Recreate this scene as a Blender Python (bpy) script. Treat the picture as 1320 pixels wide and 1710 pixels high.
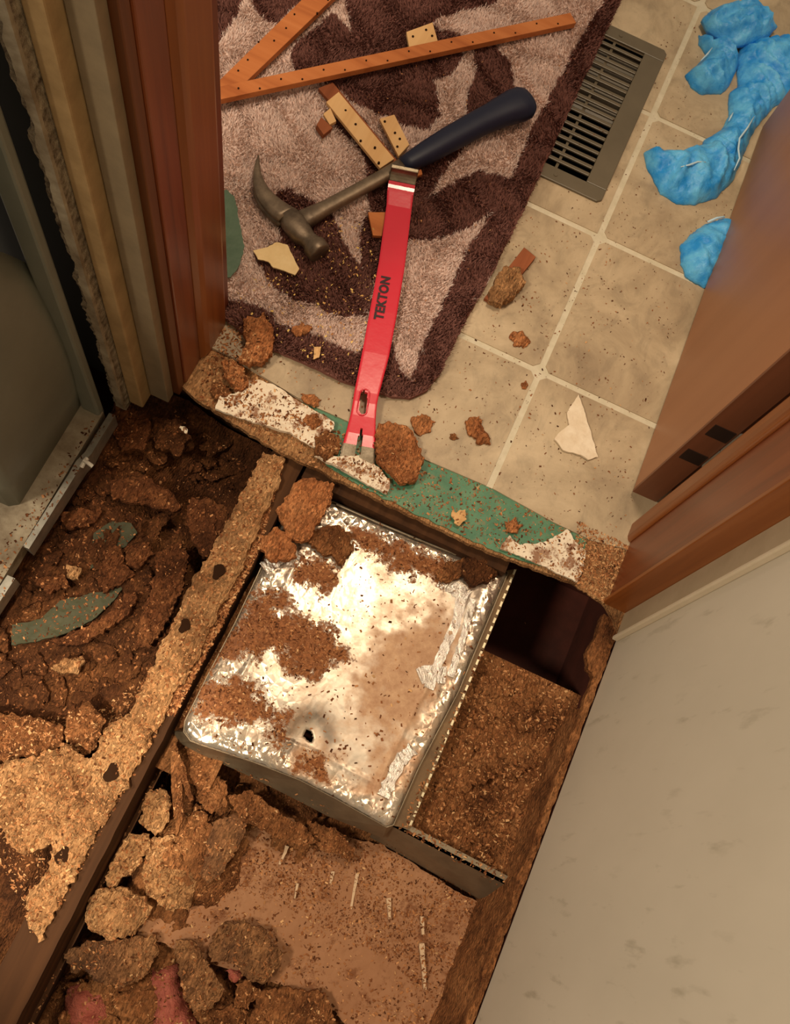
import bpy, bmesh, math, random
import numpy as np
from mathutils import Vector, Matrix, noise, geometry
from mathutils.bvhtree import BVHTree

random.seed(7)
RNG = np.random.default_rng(7)
for o in list(bpy.data.objects):
    bpy.data.objects.remove(o)
SC = bpy.context.scene
COL = SC.collection

# ------------------------------------------------------------------ camera
F = 1700.0
CM = ((0.9052840, -0.4247858, 0.0042313), (0.4023221, 0.8541278, -0.3295491), (0.1363737, 0.3000379, 0.9441289))
CP = (-0.08722, -0.66485, 1.16446)
cd = bpy.data.cameras.new('camera'); cam = bpy.data.objects.new('camera', cd); COL.objects.link(cam)
cd.sensor_fit = 'VERTICAL'; cd.sensor_height = 36.0; cd.lens = 36.0 * F / 1710.0
cd.clip_start = 0.01
cam.matrix_world = Matrix.Translation(CP) @ Matrix(CM).to_4x4()
SC.camera = cam

# ------------------------------------------------------------------ world, lamps, exposure
w = bpy.data.worlds.new('world'); SC.world = w; w.use_nodes = True
bg = w.node_tree.nodes['Background']
bg.inputs[0].default_value = (1.0, 0.80, 0.60, 1); bg.inputs[1].default_value = 0.29

def lamp(name, kind, loc, target, energy, color, size=0.3, **kw):
    l = bpy.data.lights.new(name, kind); l.energy = energy; l.color = color
    if kind == 'AREA':
        l.shape = 'DISK'; l.size = size
    else:
        l.shadow_soft_size = size
    for k, v in kw.items(): setattr(l, k, v)
    o = bpy.data.objects.new(name, l); COL.objects.link(o); o.location = loc
    d = Vector(target) - Vector(loc)
    o.rotation_euler = d.to_track_quat('-Z', 'Y').to_euler()
    return o

lamp('bathroom_ceiling_light', 'AREA', (-0.16, 0.30, 2.25), (-0.08, -0.1, 0.0), 18, (1.0, 0.80, 0.58), 0.30)
lamp('hall_ceiling_light', 'AREA', (-0.95, -1.15, 1.9), (0.05, -0.6, 0.15), 22, (1.0, 0.82, 0.62), 0.30)
lamp('added_joist_spot', 'SPOT', (-0.30, -1.30, 1.9), (-0.32, -0.70, -0.05), 165, (1.0, 0.84, 0.62), 0.02, spot_size=math.radians(14), spot_blend=0.7)  # unseen spot added for the patch of hall light on the joist

SC.view_settings.view_transform = 'Standard'
try: SC.view_settings.look = 'None'
except Exception: pass
SC.view_settings.gamma = 1.0; SC.view_settings.use_curve_mapping = False
SC.view_settings.exposure = 0.12

# ------------------------------------------------------------------ helpers
_M = np.array(CM); _C = np.array(CP)
def ray(x, y): return _M @ np.array([x - 660.0, -(y - 855.0), -F])
def P(x, y, z=0.0):
    d = ray(x, y); return _C + d * ((z - _C[2]) / d[2])
def PX(x, y, X):
    d = ray(x, y); return _C + d * ((X - _C[0]) / d[0])
def PY(x, y, Y):
    d = ray(x, y); return _C + d * ((Y - _C[1]) / d[1])
def W(pts, z=0.0, c=None):
    """traced outline to plan coordinates at level z; c=(scale,x0,y0) of the crop it was traced in"""
    if c: pts = [(x / c[0] + c[1], y / c[0] + c[2]) for x, y in pts]
    return [tuple(P(x, y, z)[:2]) for x, y in pts]

def S(r, g, b):
    def f(v):
        v /= 255.0
        return v / 12.92 if v <= 0.04045 else ((v + 0.055) / 1.055) ** 2.4
    return (f(r), f(g), f(b), 1.0)

def tag(o, label=None, cat=None, group=None, kind=None):
    if label: o['label'] = label
    if cat: o['category'] = cat
    if group: o['group'] = group
    if kind: o['kind'] = kind
    return o

def thing(name, loc, label, cat, group=None):
    o = bpy.data.objects.new(name, None); COL.objects.link(o)
    o.location = loc; o.empty_display_size = 0.02
    return tag(o, label, cat, group)

def wloc(o):
    v = Vector(o.location)
    while o.parent: o = o.parent; v += Vector(o.location)
    return v

def mesh(name, verts, faces, mat, parent=None, smooth=False, base=None, cols=None):
    verts = np.array(verts, dtype=float).reshape(-1, 3)
    if base is None:
        base = np.array([0, 0, 0.0]) if parent else np.array([*(verts[:, :2].mean(0)), verts[:, 2].min()])
    off = np.array(base, float)
    if parent: off = np.array(wloc(parent)); 
    me = bpy.data.meshes.new(name)
    me.from_pydata((verts - off).tolist(), [], faces)
    if smooth: me.polygons.foreach_set('use_smooth', [True] * len(me.polygons))
    if mat: me.materials.append(mat)
    if cols is not None:
        a = me.color_attributes.new('col', 'FLOAT_COLOR', 'POINT')
        a.data.foreach_set('color', np.array(cols, dtype=np.float32).ravel())
    me.update()
    o = bpy.data.objects.new(name, me); COL.objects.link(o)
    if parent: o.parent = parent
    else: o.location = off
    return o

def fast_mesh(name, verts, tris, mat, cols=None, parent=None):
    me = bpy.data.meshes.new(name)
    off = np.array(wloc(parent)) if parent else np.array([*(verts[:, :2].mean(0)), verts[:, 2].min()])
    n, m, k = len(verts), len(tris), tris.shape[1]
    me.vertices.add(n); me.vertices.foreach_set('co', (verts - off).astype(np.float32).ravel())
    me.loops.add(m * k); me.loops.foreach_set('vertex_index', tris.astype(np.int32).ravel())
    me.polygons.add(m); me.polygons.foreach_set('loop_start', np.arange(0, m * k, k, dtype=np.int32))
    me.polygons.foreach_set('loop_total', np.full(m, k, dtype=np.int32))
    me.update(calc_edges=True)
    if cols is not None:
        a = me.color_attributes.new('col', 'FLOAT_COLOR', 'POINT')
        a.data.foreach_set('color', cols.astype(np.float32).ravel())
    me.materials.append(mat)
    o = bpy.data.objects.new(name, me); COL.objects.link(o)
    if parent: o.parent = parent
    else: o.location = off
    return o

def prism_vf(out, z0, z1):
    n = len(out)
    a = sum(out[i][0] * out[(i + 1) % n][1] - out[(i + 1) % n][0] * out[i][1] for i in range(n))
    if a < 0: out = out[::-1]
    v = [(x, y, z0) for x, y in out] + [(x, y, z1) for x, y in out]
    f = [tuple(range(n))[::-1], tuple(range(n, 2 * n))] + [(i, (i + 1) % n, n + (i + 1) % n, n + i) for i in range(n)]
    return v, f
def join(parts):
    V, Fc = [], []
    for v, f in parts:
        b = len(V); V += list(v); Fc += [tuple(i + b for i in q) for q in f]
    return V, Fc
def box_vf(x0, x1, y0, y1, z0, z1): return prism_vf([(x0, y0), (x1, y0), (x1, y1), (x0, y1)], z0, z1)
def bevel(o, w=0.001, seg=2):
    m = o.modifiers.new('bevel', 'BEVEL'); m.width = w; m.segments = seg; m.limit_method = 'ANGLE'; return o

def inside(px, py, poly):
    poly = np.array(poly); r = np.zeros(px.shape, bool); n = len(poly); j = n - 1
    for i in range(n):
        xi, yi = poly[i]; xj, yj = poly[j]
        c = ((yi > py) != (yj > py))
        with np.errstate(divide='ignore', invalid='ignore'):
            c &= px < (xj - xi) * (py - yi) / (yj - yi + 1e-15) + xi
        r ^= c; j = i
    return r
def sdist(px, py, poly):
    """signed distance, positive inside"""
    poly = np.array(poly); d = np.full(px.shape, 1e9); n = len(poly)
    for i in range(n):
        a = poly[i]; b = poly[(i + 1) % n]; e = b - a
        t = np.clip(((px - a[0]) * e[0] + (py - a[1]) * e[1]) / (e @ e + 1e-15), 0, 1)
        d = np.minimum(d, np.hypot(px - a[0] - t * e[0], py - a[1] - t * e[1]))
    return np.where(inside(px, py, poly), d, -d)
def nz(x, y, z, s, off=0.0): return noise.noise(Vector((x * s + off, y * s + off * 1.7, z * s)))
def fbm(x, y, s, off=0.0, oct=4):
    a, t = 1.0, 0.0
    for k in range(oct):
        t += a * noise.noise(Vector((x * s + off, y * s - off, off * .37 + k * 9.1))); a *= 0.55; s *= 2.1
    return t

def resample(poly, step, jit=0.0, seed=0.0):
    out = []; n = len(poly)
    for i in range(n):
        a = np.array(poly[i]); b = np.array(poly[(i + 1) % n]); L = np.linalg.norm(b - a)
        k = max(1, int(round(L / step))); nrm = np.array([-(b - a)[1], (b - a)[0]]) / (L + 1e-12)
        for j in range(k):
            p = a + (b - a) * j / k
            if jit:
                s = jit * (1.1 * noise.noise(Vector((p[0] * 90, p[1] * 90, seed))) + 0.9 * noise.noise(Vector((p[0] * 310, p[1] * 310, seed + 5))))
                p = p + nrm * s
            out.append((p[0], p[1]))
    return out

def slab(name, poly, z, thick, mat, parent=None, step=0.004, rough=0.001, jit=0.0025, drop=0.0, dropw=0.004,
         zf=None, smooth=False, slope=(0, 0), rs=70, hole=None, cols=None, seed=None):
    """torn plate: traced outline, ragged rim, rough top, real thickness"""
    sd = random.random() * 50 if seed is None else seed
    out = resample(poly, step, jit, sd)
    A = np.array(out); x0, y0 = A.min(0); x1, y1 = A.max(0)
    gx, gy = np.meshgrid(np.arange(x0 + step / 2, x1, step), np.arange(y0 + step / 2, y1, step))
    gx = gx.ravel() + RNG.uniform(-.25, .25, gx.size) * step; gy = gy.ravel() + RNG.uniform(-.25, .25, gy.size) * step
    keep = sdist(gx, gy, out) > step * 0.45
    pts = [Vector(p) for p in out] + [Vector((a, b)) for a, b in zip(gx[keep], gy[keep])]
    n = len(out)
    r = geometry.delaunay_2d_cdt(pts, [], [list(range(n))], 1, 1e-7)
    V2 = np.array([(v.x, v.y) for v in r[0]]); faces = [tuple(f) for f in r[2]]
    if len(V2) == 0: return None
    if hole is not None:
        cen = np.array([V2[list(f)].mean(0) for f in faces]); hi = inside(cen[:, 0], cen[:, 1], hole)
        faces = [f for f, h in zip(faces, hi) if not h]
    d = np.maximum(sdist(V2[:, 0], V2[:, 1], out), 0)
    cx, cy = A.mean(0)
    zt = np.full(len(V2), z, float) + (V2[:, 0] - cx) * slope[0] + (V2[:, 1] - cy) * slope[1]
    zb = zt - thick
    if rough: zt += np.array([rough * 1.6 * fbm(a, b, rs, sd) for a, b in V2])
    if drop: zt -= drop * np.exp(-d / dropw)
    if zf is not None: zt += zf(V2[:, 0], V2[:, 1], d)
    zt = np.maximum(zt, zb + 0.0003)
    N = len(V2)
    verts = np.vstack([np.column_stack([V2, zt]), np.column_stack([V2, zb])])
    ar = []
    fs = []
    for f in faces:
        p = V2[list(f)]; a = (p[1][0] - p[0][0]) * (p[2][1] - p[0][1]) - (p[1][1] - p[0][1]) * (p[2][0] - p[0][0])
        if a < 0: f = f[::-1]
        fs.append(f)
    ed = {}
    for f in fs:
        for i in range(len(f)):
            ed[(f[i], f[(i + 1) % len(f)])] = 1
    sides = [(a, N + a, N + b, b) for (a, b) in ed if (b, a) not in ed]
    allf = fs + [tuple(N + i for i in f[::-1]) for f in fs] + sides
    cc = cols(verts[:, 0], verts[:, 1]) if cols is not None else None
    return mesh(name, verts, allf, mat, parent, smooth, cols=cc)

def tube_vf(path, rad, seg=8):
    V, Fc = [], []; n = len(path); path = [Vector(p) for p in path]
    if not hasattr(rad, '__len__'): rad = [rad] * n
    for i, p in enumerate(path):
        t = (path[min(i + 1, n - 1)] - path[max(i - 1, 0)]).normalized()
        u = t.cross(Vector((0, 0, 1)))
        if u.length < 1e-3: u = t.cross(Vector((0, 1, 0)))
        u.normalize(); v = t.cross(u)
        for k in range(seg):
            a = 2 * math.pi * k / seg; V.append(tuple(p + (u * math.cos(a) + v * math.sin(a)) * rad[i]))
    for i in range(n - 1):
        for k in range(seg):
            Fc.append((i * seg + k, i * seg + (k + 1) % seg, (i + 1) * seg + (k + 1) % seg, (i + 1) * seg + k))
    Fc.append(tuple(range(seg))[::-1]); Fc.append(tuple((n - 1) * seg + k for k in range(seg)))
    return V, Fc

# ------------------------------------------------------------------ materials
class NT:
    def __init__(s, name):
        s.m = bpy.data.materials.new(name); s.m.use_nodes = True; s.t = s.m.node_tree
        s.b = s.t.nodes['Principled BSDF']; s.co = s.t.nodes.new('ShaderNodeTexCoord')
        s.g = s.t.nodes.new('ShaderNodeNewGeometry')
    def l(s, a, b): s.t.links.new(a, b)
    def mapn(s, scale=(1, 1, 1), world=True):
        m = s.t.nodes.new('ShaderNodeMapping'); m.inputs['Scale'].default_value = scale
        s.l(s.g.outputs['Position'] if world else s.co.outputs['Object'], m.inputs[0]); return m.outputs[0]
    def noise(s, sc, vec, det=4, rough=.6, dist=0):
        n = s.t.nodes.new('ShaderNodeTexNoise'); n.inputs['Scale'].default_value = sc
        n.inputs['Detail'].default_value = det; n.inputs['Roughness'].default_value = rough
        n.inputs['Distortion'].default_value = dist; s.l(vec, n.inputs['Vector']); return n.outputs['Fac']
    def vor(s, sc, vec, feat='F1', out='Distance'):
        n = s.t.nodes.new('ShaderNodeTexVoronoi'); n.feature = feat; n.inputs['Scale'].default_value = sc
        s.l(vec, n.inputs['Vector']); return n.outputs[out]
    def ramp(s, fac, stops):
        n = s.t.nodes.new('ShaderNodeValToRGB'); e = n.color_ramp.elements
        while len(e) < len(stops): e.new(0.5)
        for q, (p, c) in zip(e, stops): q.position = p; q.color = c
        s.l(fac, n.inputs[0]); return n.outputs[0]
    def mix(s, fac, a, b, mode='MIX'):
        n = s.t.nodes.new('ShaderNodeMix'); n.data_type = 'RGBA'; n.blend_type = mode
        for v, k in ((fac, 0), (a, 6), (b, 7)):
            if hasattr(v, 'is_linked'): s.l(v, n.inputs[k])
            else: n.inputs[k].default_value = v
        return n.outputs[2]
    def math(s, op, a, b=0.0, clamp=False):
        n = s.t.nodes.new('ShaderNodeMath'); n.operation = op; n.use_clamp = clamp
        for v, k in ((a, 0), (b, 1)):
            if hasattr(v, 'is_linked'): s.l(v, n.inputs[k])
            else: n.inputs[k].default_value = v
        return n.outputs[0]
    def bump(s, h, strength=.5, dist=.001):
        n = s.t.nodes.new('ShaderNodeBump'); n.inputs['Strength'].default_value = strength
        n.inputs['Distance'].default_value = dist; s.l(h, n.inputs['Height']); s.l(n.outputs[0], s.b.inputs['Normal'])
        return n
    def set(s, col=None, rough=.6, metal=0.0, spec=.5, **k):
        if col is not None:
            if hasattr(col, 'is_linked'): s.l(col, s.b.inputs['Base Color'])
            else: s.b.inputs['Base Color'].default_value = col
        for v, nm in ((rough, 'Roughness'), (metal, 'Metallic'), (spec, 'Specular IOR Level')):
            if hasattr(v, 'is_linked'): s.l(v, s.b.inputs[nm])
            else: s.b.inputs[nm].default_value = v
        for nm, v in k.items(): s.b.inputs[nm].default_value = v
        return s.m

def K(v): return (v, v, v, 1)

def mat_particle(name, dark, mid, light, fleck, stain=None, bs=1.0):
    n = NT(name); v = n.mapn(); v2 = n.mapn((1.6, .7, 1))
    base = n.ramp(n.noise(22, v, 6, .65), [(.30, dark), (.50, mid), (.72, light)])
    cell = n.vor(330, v2, out='Color')
    sep = n.t.nodes.new('ShaderNodeSeparateColor'); n.l(cell, sep.inputs[0])
    fl = n.ramp(sep.outputs[0], [(.0, K(.42)), (.45, K(.9)), (.8, K(1.05)), (1, K(1.55))])
    c = n.mix(.85, base, fl, 'MULTIPLY')
    fine = n.noise(700, n.mapn((1, 2.2, 1)), 3, .7)
    c = n.mix(n.ramp(fine, [(.60, K(0)), (.72, K(.8))]), c, fleck)
    c = n.mix(n.ramp(n.noise(9, v, 5, .7), [(.52, K(0)), (.72, K(.75))]), c, stain or dark)
    h = n.math('ADD', n.noise(160, v, 5, .75), n.math('MULTIPLY', n.vor(300, v2), .8))
    n.bump(h, .9, .0028 * bs)
    return n.set(c, .93, 0, .15)

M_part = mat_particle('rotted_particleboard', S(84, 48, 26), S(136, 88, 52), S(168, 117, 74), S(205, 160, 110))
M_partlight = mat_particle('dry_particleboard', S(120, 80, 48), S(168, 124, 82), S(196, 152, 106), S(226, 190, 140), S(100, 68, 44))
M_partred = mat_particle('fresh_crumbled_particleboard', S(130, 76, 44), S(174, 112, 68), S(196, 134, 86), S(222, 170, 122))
M_partdark = mat_particle('dark_particleboard', S(48, 26, 14), S(84, 50, 28), S(116, 74, 42), S(150, 104, 62))  # darkest of the particleboard mixes
M_partshade = mat_particle('shaded_torn_particleboard', S(62, 34, 18), S(104, 62, 36), S(136, 88, 52), S(168, 120, 76))  # darker copy for the left bay chunks, the bay's shade put into its colours
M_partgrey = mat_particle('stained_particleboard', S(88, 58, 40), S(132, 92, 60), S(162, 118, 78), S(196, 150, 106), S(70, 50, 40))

def mat_wood(name, a, b, c, rough=.35, gs=60, axis='z', spec=.5, bump=.1):
    n = NT(name)
    sc = {'z': (1, 1, .04), 'x': (.04, 1, 1), 'y': (1, .04, 1)}[axis]
    v = n.mapn(sc, world=True)
    g = n.noise(gs, v, 6, .6, .4)
    col = n.ramp(g, [(.25, a), (.5, b), (.78, c)])
    n.bump(g, bump, .001)
    return n.set(col, rough, 0, spec)
M_jamb = mat_wood('stained_jamb_wood', S(92, 42, 20), S(120, 58, 28), S(140, 74, 36), .35)
M_jamb2 = mat_wood('orange_stained_wood', S(116, 60, 22), S(140, 78, 32), S(156, 92, 42), .35)
M_door = mat_wood('brown_door_veneer', S(160, 106, 70), S(168, 113, 76), S(176, 120, 82), .42, 18)
M_dooredge = mat_wood('dark_door_edge', S(104, 62, 40), S(120, 72, 46), S(132, 80, 52), .5)
M_dark = NT('dark_metal').set(S(48, 32, 24), .6, .3)
M_joist = mat_wood('old_joist_wood', S(46, 28, 15), S(70, 44, 24), S(92, 60, 34), .85, 40, 'y', .2, .5)
M_strip = mat_wood('tack_strip_orange_wood', S(160, 88, 46), S(192, 116, 64), S(206, 132, 78), .7, 40, 'x', .2)
M_tan = mat_wood('tan_tack_strip_wood', S(206, 158, 104), S(222, 178, 122), S(232, 192, 138), .75, 40, 'y', .2)
M_redstrip = mat_wood('reddish_strip_wood', S(110, 58, 34), S(146, 84, 52), S(164, 98, 62), .75, 40, 'y', .2)
M_nail = NT('rusty_nail').set(S(46, 27, 14), .9, 0, .1)

def mat_plain(name, a, b, sc=30, rough=.6, bs=.3, bd=.001, spec=.4, metal=0):
    n = NT(name); v = n.mapn(); f = n.noise(sc, v, 6, .65)
    n.bump(n.noise(sc * 6, v, 4, .6), bs, bd)
    return n.set(n.ramp(f, [(.3, a), (.7, b)]), rough, metal, spec)
M_cream = mat_plain('cream_painted_wood', S(150, 124, 84), S(176, 148, 104), 40, .6, .2)
M_greycream = mat_plain('grey_cream_board', S(124, 110, 86), S(142, 126, 98), 30, .7, .2)
M_flaky = mat_plain('flaking_white_paint', S(74, 54, 36), S(206, 190, 158), 110, .8, .9, .005)
M_grey = mat_plain('grey_painted_metal', S(112, 116, 104), S(128, 130, 116), 8, .42, .05, .001, .4)
M_greydark = mat_plain('dark_grey_panel', S(34, 34, 30), S(44, 42, 36), 12, .7, .1)
M_sill = mat_plain('dirty_white_sill', S(104, 88, 66), S(176, 166, 142), 26, .7, .3)
M_alu = mat_plain('dull_aluminium', S(150, 148, 136), S(190, 186, 172), 60, .4, .1, .001, .5, .7)
M_whiteplastic = NT('white_plastic').set(S(210, 204, 188), .5)
M_pink = mat_plain('pink_fibreglass', S(150, 76, 62), S(190, 112, 94), 60, .95, .9, .004, .1)
M_hole = mat_plain('dark_underbelly', S(64, 30, 20), S(96, 46, 32), 14, .8, .3)
M_green = (lambda n: (n.bump(n.noise(200, n.mapn(), 3), .2), n.set(n.mix(n.ramp(n.noise(120, n.mapn(), 5, .7), [(.57, K(0)), (.66, K(.85))]),
          n.ramp(n.noise(30, n.mapn(), 4), [(.3, S(62, 112, 82)), (.7, S(92, 140, 104))]), S(142, 104, 66)), .55))[1])(NT('green_backing'))
M_greendark = mat_plain('dark_green_vinyl', S(52, 54, 32), S(66, 66, 42), 40, .7, .2)
M_cardboard = (lambda n: (n.bump(n.noise(60, n.mapn(), 4), .25, .002), n.set(n.mix(n.ramp(n.noise(34, n.mapn(), 7, .75), [(.53, K(0)), (.62, K(.85))]),
          n.ramp(n.noise(10, n.mapn(), 4), [(.3, S(150, 106, 74)), (.7, S(170, 126, 92))]), S(118, 74, 46)), .8, 0, .2))[1])(NT('brown_belly_board'))
M_paper = (lambda n: (n.bump(n.noise(150, n.mapn(), 4), .4, .002), n.set(n.mix(n.ramp(n.noise(38, n.mapn(), 6, .7), [(.51, K(0)), (.58, K(.9))]),
          n.ramp(n.noise(50, n.mapn(), 4), [(.3, S(226, 208, 180)), (.7, S(244, 232, 208))]), S(140, 92, 58)), .7))[1])(NT('white_backing_dirty'))
M_creamflake = mat_plain('cream_vinyl_backing', S(228, 196, 136), S(240, 212, 156), 60, .6, .15)
M_whiteflake = mat_plain('white_vinyl_backing', S(226, 206, 174), S(244, 230, 204), 60, .6, .2)

# floor vinyl
def mat_tile():
    n = NT('stone_print_vinyl'); v = n.mapn()
    a = n.ramp(n.noise(7, v, 8, .62, .6), [(.28, S(140, 120, 94)), (.5, S(184, 164, 132)), (.72, S(214, 194, 160))])
    b = n.ramp(n.noise(38, n.mapn((1, .6, 1)), 6, .7, .8), [(.32, K(.80)), (.5, K(1)), (.7, K(1.06))])
    c = n.mix(1.0, a, b, 'MULTIPLY')
    # trodden-in brown dirt specks
    c = n.mix(n.ramp(n.noise(120, v, 5, .75), [(.66, K(0)), (.76, K(.6))]), c, S(112, 80, 52))
    n.bump(n.noise(60, v, 6, .7), .25, .0012)
    return n.set(c, .45, 0, .4)
M_tile = mat_tile()
M_grout = mat_plain('vinyl_grout_line', S(200, 190, 160), S(220, 210, 184), 50, .5, .2)

# right wall: beige panel with faint marble flecks running up the wall
def mat_wall():
    n = NT('marbled_wall_panel'); v = n.mapn((1, 1, .22)); v3 = n.mapn((1, 1, .5))
    base = n.ramp(n.noise(5, v3, 5, .6), [(.3, S(196, 188, 170)), (.7, S(208, 200, 182))])
    fleck = n.ramp(n.noise(75, v, 4, .55), [(.60, K(0)), (.74, K(.4))])
    msk = n.ramp(n.noise(9, v3, 2), [(.36, K(0)), (.54, K(1))])
    c = n.mix(n.math('MULTIPLY', fleck, msk), base, S(128, 120, 96))
    n.bump(n.noise(40, v3, 3), .06, .002)
    return n.set(c, .5, 0, .3)
M_wall = mat_wall()

# ------------------------------------------------------------------ floor: vinyl sheet with stamped tiles
CUT = sorted(W([(395, 600), (410, 611), (512, 673), (623, 722), (712, 768), (822, 815), (925, 872), (990, 903), (1048, 917)]))
CUT = [(-0.9, CUT[0][1])] + CUT + [(0.9, CUT[-1][1])]
def cutf(x):
    for (a, b), (c, d) in zip(CUT, CUT[1:]):
        if a <= x <= c: return b + (d - b) * (x - a) / (c - a + 1e-12)
VH = (-0.138, -0.042, 0.300, 0.552)         # duct opening under the register
def region(x0, x1, y0, y1, ch=0.0):
    bx = sorted({x0, x1, x0 + ch, x1 - ch} | {a for a, _ in CUT if x0 < a < x1})
    bx = [x for x in bx if x0 <= x <= x1]
    def c(x): return max(0.0, ch - (x - x0), ch - (x1 - x))
    lo = [(x, max(y0 + c(x), cutf(x))) for x in bx]; up = [(x, y1 - c(x)) for x in bx]
    if all(l[1] >= u[1] for l, u in zip(lo, up)): return None
    pts = [p for p in lo] + [p for p in up[::-1]]
    out = []
    for p in pts:
        if not out or (abs(p[0] - out[-1][0]) + abs(p[1] - out[-1][1])) > 1e-6: out.append(p)
    return out if len(out) > 2 else None
def with_hole(x0, x1, y0, y1, ch=0.0):
    hx0, hx1, hy0, hy1 = VH
    if x1 <= hx0 or x0 >= hx1 or y1 <= hy0 or y0 >= hy1:
        return [region(x0, x1, y0, y1, ch)]
    r = []
    if x0 < hx0: r.append(region(x0, hx0, y0, y1))
    if x1 > hx1: r.append(region(hx1, x1, y0, y1))
    a, b = max(x0, hx0), min(x1, hx1)
    if y0 < hy0: r.append(region(a, b, y0, hy0))
    if y1 > hy1: r.append(region(a, b, hy1, y1))
    return r
parts = [prism_vf(r, -0.0042, -0.0012) for r in with_hole(-0.8, 0.42, -0.3, 1.3) if r]
v, f = join(parts)
floor = mesh('floor', v, f, M_grout); tag(floor, kind='structure', label='beige stone-patterned sheet vinyl with pale grout lines')
T = 0.2286; G = 0.0042
for i in range(-3, 2):
    for j in range(-1, 5):
        if j == -1 and i == -2: continue
        rs = [r for r in with_hole((i - (1 if (i, j) == (-1, -1) else 0)) * T + G, (i + 1) * T - G, j * T + G, (j + 1) * T - G, 0.007) if r]
        if not rs: continue
        v, f = join([prism_vf(r, -0.0013, 0.0002) for r in rs])
        o = mesh('tile', v, f, M_tile, floor)

# subfloor board under the vinyl, front edge exposed at the doorway
ZS = -0.0045
sub_out = W([(330, 668), (445, 742), (640, 838), (800, 915), (965, 976), (1008, 1006), (1026, 1035), (1036, 1062)], ZS) + [(0.222, -0.27), (0.24, 1.3)]
sub_l = [(-0.43, 1.3), (-0.43, -0.2)]
hx0, hx1, hy0, hy1 = VH
front = resample(sub_out[:8], .006, .0014, 2.0)
last = max(range(len(front)), key=lambda i: -math.hypot(front[i][0] - sub_out[7][0], front[i][1] - sub_out[7][1]))
front = front[:last + 1]
sp = [p for p in front if p[1] < -0.1]
sp = sp[:]
subpoly = [(-0.43, -0.1), (-0.43, -0.215)] + sp + [(0.222, -0.29), (0.222, -0.1)]
sub = slab('subfloor', subpoly, ZS, 0.0095, M_partlight, None, .006, .0004, .0006)
tag(sub, 'particleboard subfloor edge exposed across the doorway', kind='structure')
v, f = join([box_vf(-0.8, hx0, -0.1, 1.3, -.02, ZS), box_vf(hx1, 0.42, -0.1, 1.3, -.02, ZS), box_vf(hx0, hx1, -0.1, hy0, -.02, ZS), box_vf(hx0, hx1, hy1, 1.3, -.02, ZS)])
sb = mesh('subfloor', v, f, M_partlight); tag(sb, 'subfloor board under the bathroom vinyl', kind='structure')
# header below the subfloor edge
v, f = box_vf(-0.43, 0.05, -0.205, -0.165, -.19, -.0215)
hd = mesh('header_beam', v, f, M_joist); tag(hd, 'wooden header beam under the doorway edge', kind='structure')
v, f = box_vf(-0.215, 0.062, -0.262, -0.235, -.12, -.0215)
hd = mesh('header_beam', v, f, M_joist); tag(hd, 'wooden support under the doorway edge beside the duct', kind='structure')

# green old layer
gp = W([(505, 700), (545, 778), (640, 832), (730, 876), (800, 908), (850, 930), (900, 945), (960, 960), (985, 910), (975, 880)], -0.0035)
gt = [(p[0], p[1]) for p in gp] + [(0.13, -0.12), (-0.28, -0.12)]
gr = slab('green_vinyl_layer', gt, -0.0025, 0.0016, M_green, None, .006, .0002, .0018)
tag(gr, 'older green vinyl layer showing between the tiles and the cut board edge', kind='structure')

# ------------------------------------------------------------------ floor register
REG = thing('floor_register', (-0.09, 0.425, 0.0), 'dark bronze floor vent register with narrow slats half under the rug', 'vent')
mreg = mat_plain('bronze_enamel', S(98, 88, 68), S(108, 97, 76), 20, .38, .05, .001, .5)
X0, X1, Y0, Y1 = -0.163, -0.017, 0.277, 0.574
ox0, ox1, oy0, oy1 = -0.140, -0.0475, 0.300, 0.552
v, f = join([prism_vf([(X0, Y0 + .004), (X0 + .004, Y0), (X1 - .006, Y0), (X1, Y0 + .006), (X1, oy0), (X0, oy0)], .0003, .0042),
             prism_vf([(X0, oy1), (X1, oy1), (X1, Y1 - .006), (X1 - .006, Y1), (X0 + .004, Y1), (X0, Y1 - .004)], .0003, .0042),
             box_vf(X0, ox0, oy0, oy1, .0003, .0042), box_vf(ox1, X1, oy0, oy1, .0003, .0042)])
bevel(mesh('frame', v, f, mreg, REG), .0012)
NS = 19; pit = (oy1 - oy0) / NS
for k in range(NS + 1):
    y = oy0 + k * pit
    if k in (0, NS): continue
    v, f = box_vf(ox0, ox1, y - .0028, y + .0028, .0004, .0036)
    bevel(mesh('slat', v, f, mreg, REG), .0008)
xm = (ox0 + ox1) / 2
v, f = box_vf(xm - .002, xm + .002, oy0, oy1, -.006, .0003); mesh('divider', v, f, mreg, REG)
for k in range(4):          # damper louvers, nearly shut at the far end
    y = oy0 + .135 + k * .030
    v = [(ox0, y - .014, -.012), (ox1, y - .014, -.012), (ox1, y + .014, -.004), (ox0, y + .014, -.004)]
    v += [(a, b, c - .001) for a, b, c in v]
    mesh('damper_blade', v, [(0, 1, 2, 3), (7, 6, 5, 4), (0, 4, 5, 1), (1, 5, 6, 2), (2, 6, 7, 3), (3, 7, 4, 0)], mreg, REG)
for yy in (0.288, 0.563):
    v, f = tube_vf([((X0 + X1) / 2, yy, .004), ((X0 + X1) / 2, yy, .0052)], .003, 10); mesh('screw', v, f, mreg, REG)
v, f = join([box_vf(hx0 - .004, hx0, hy0, hy1, -.16, -.002), box_vf(hx1, hx1 + .004, hy0, hy1, -.16, -.002),
             box_vf(hx0, hx1, hy0 - .004, hy0, -.16, -.002), box_vf(hx0, hx1, hy1, hy1 + .004, -.16, -.002), box_vf(hx0, hx1, hy0, hy1, -.165, -.16)])
mesh('boot', v, f, NT('dark_duct_boot').set(S(30, 26, 20), .7, .3), REG)

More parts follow.
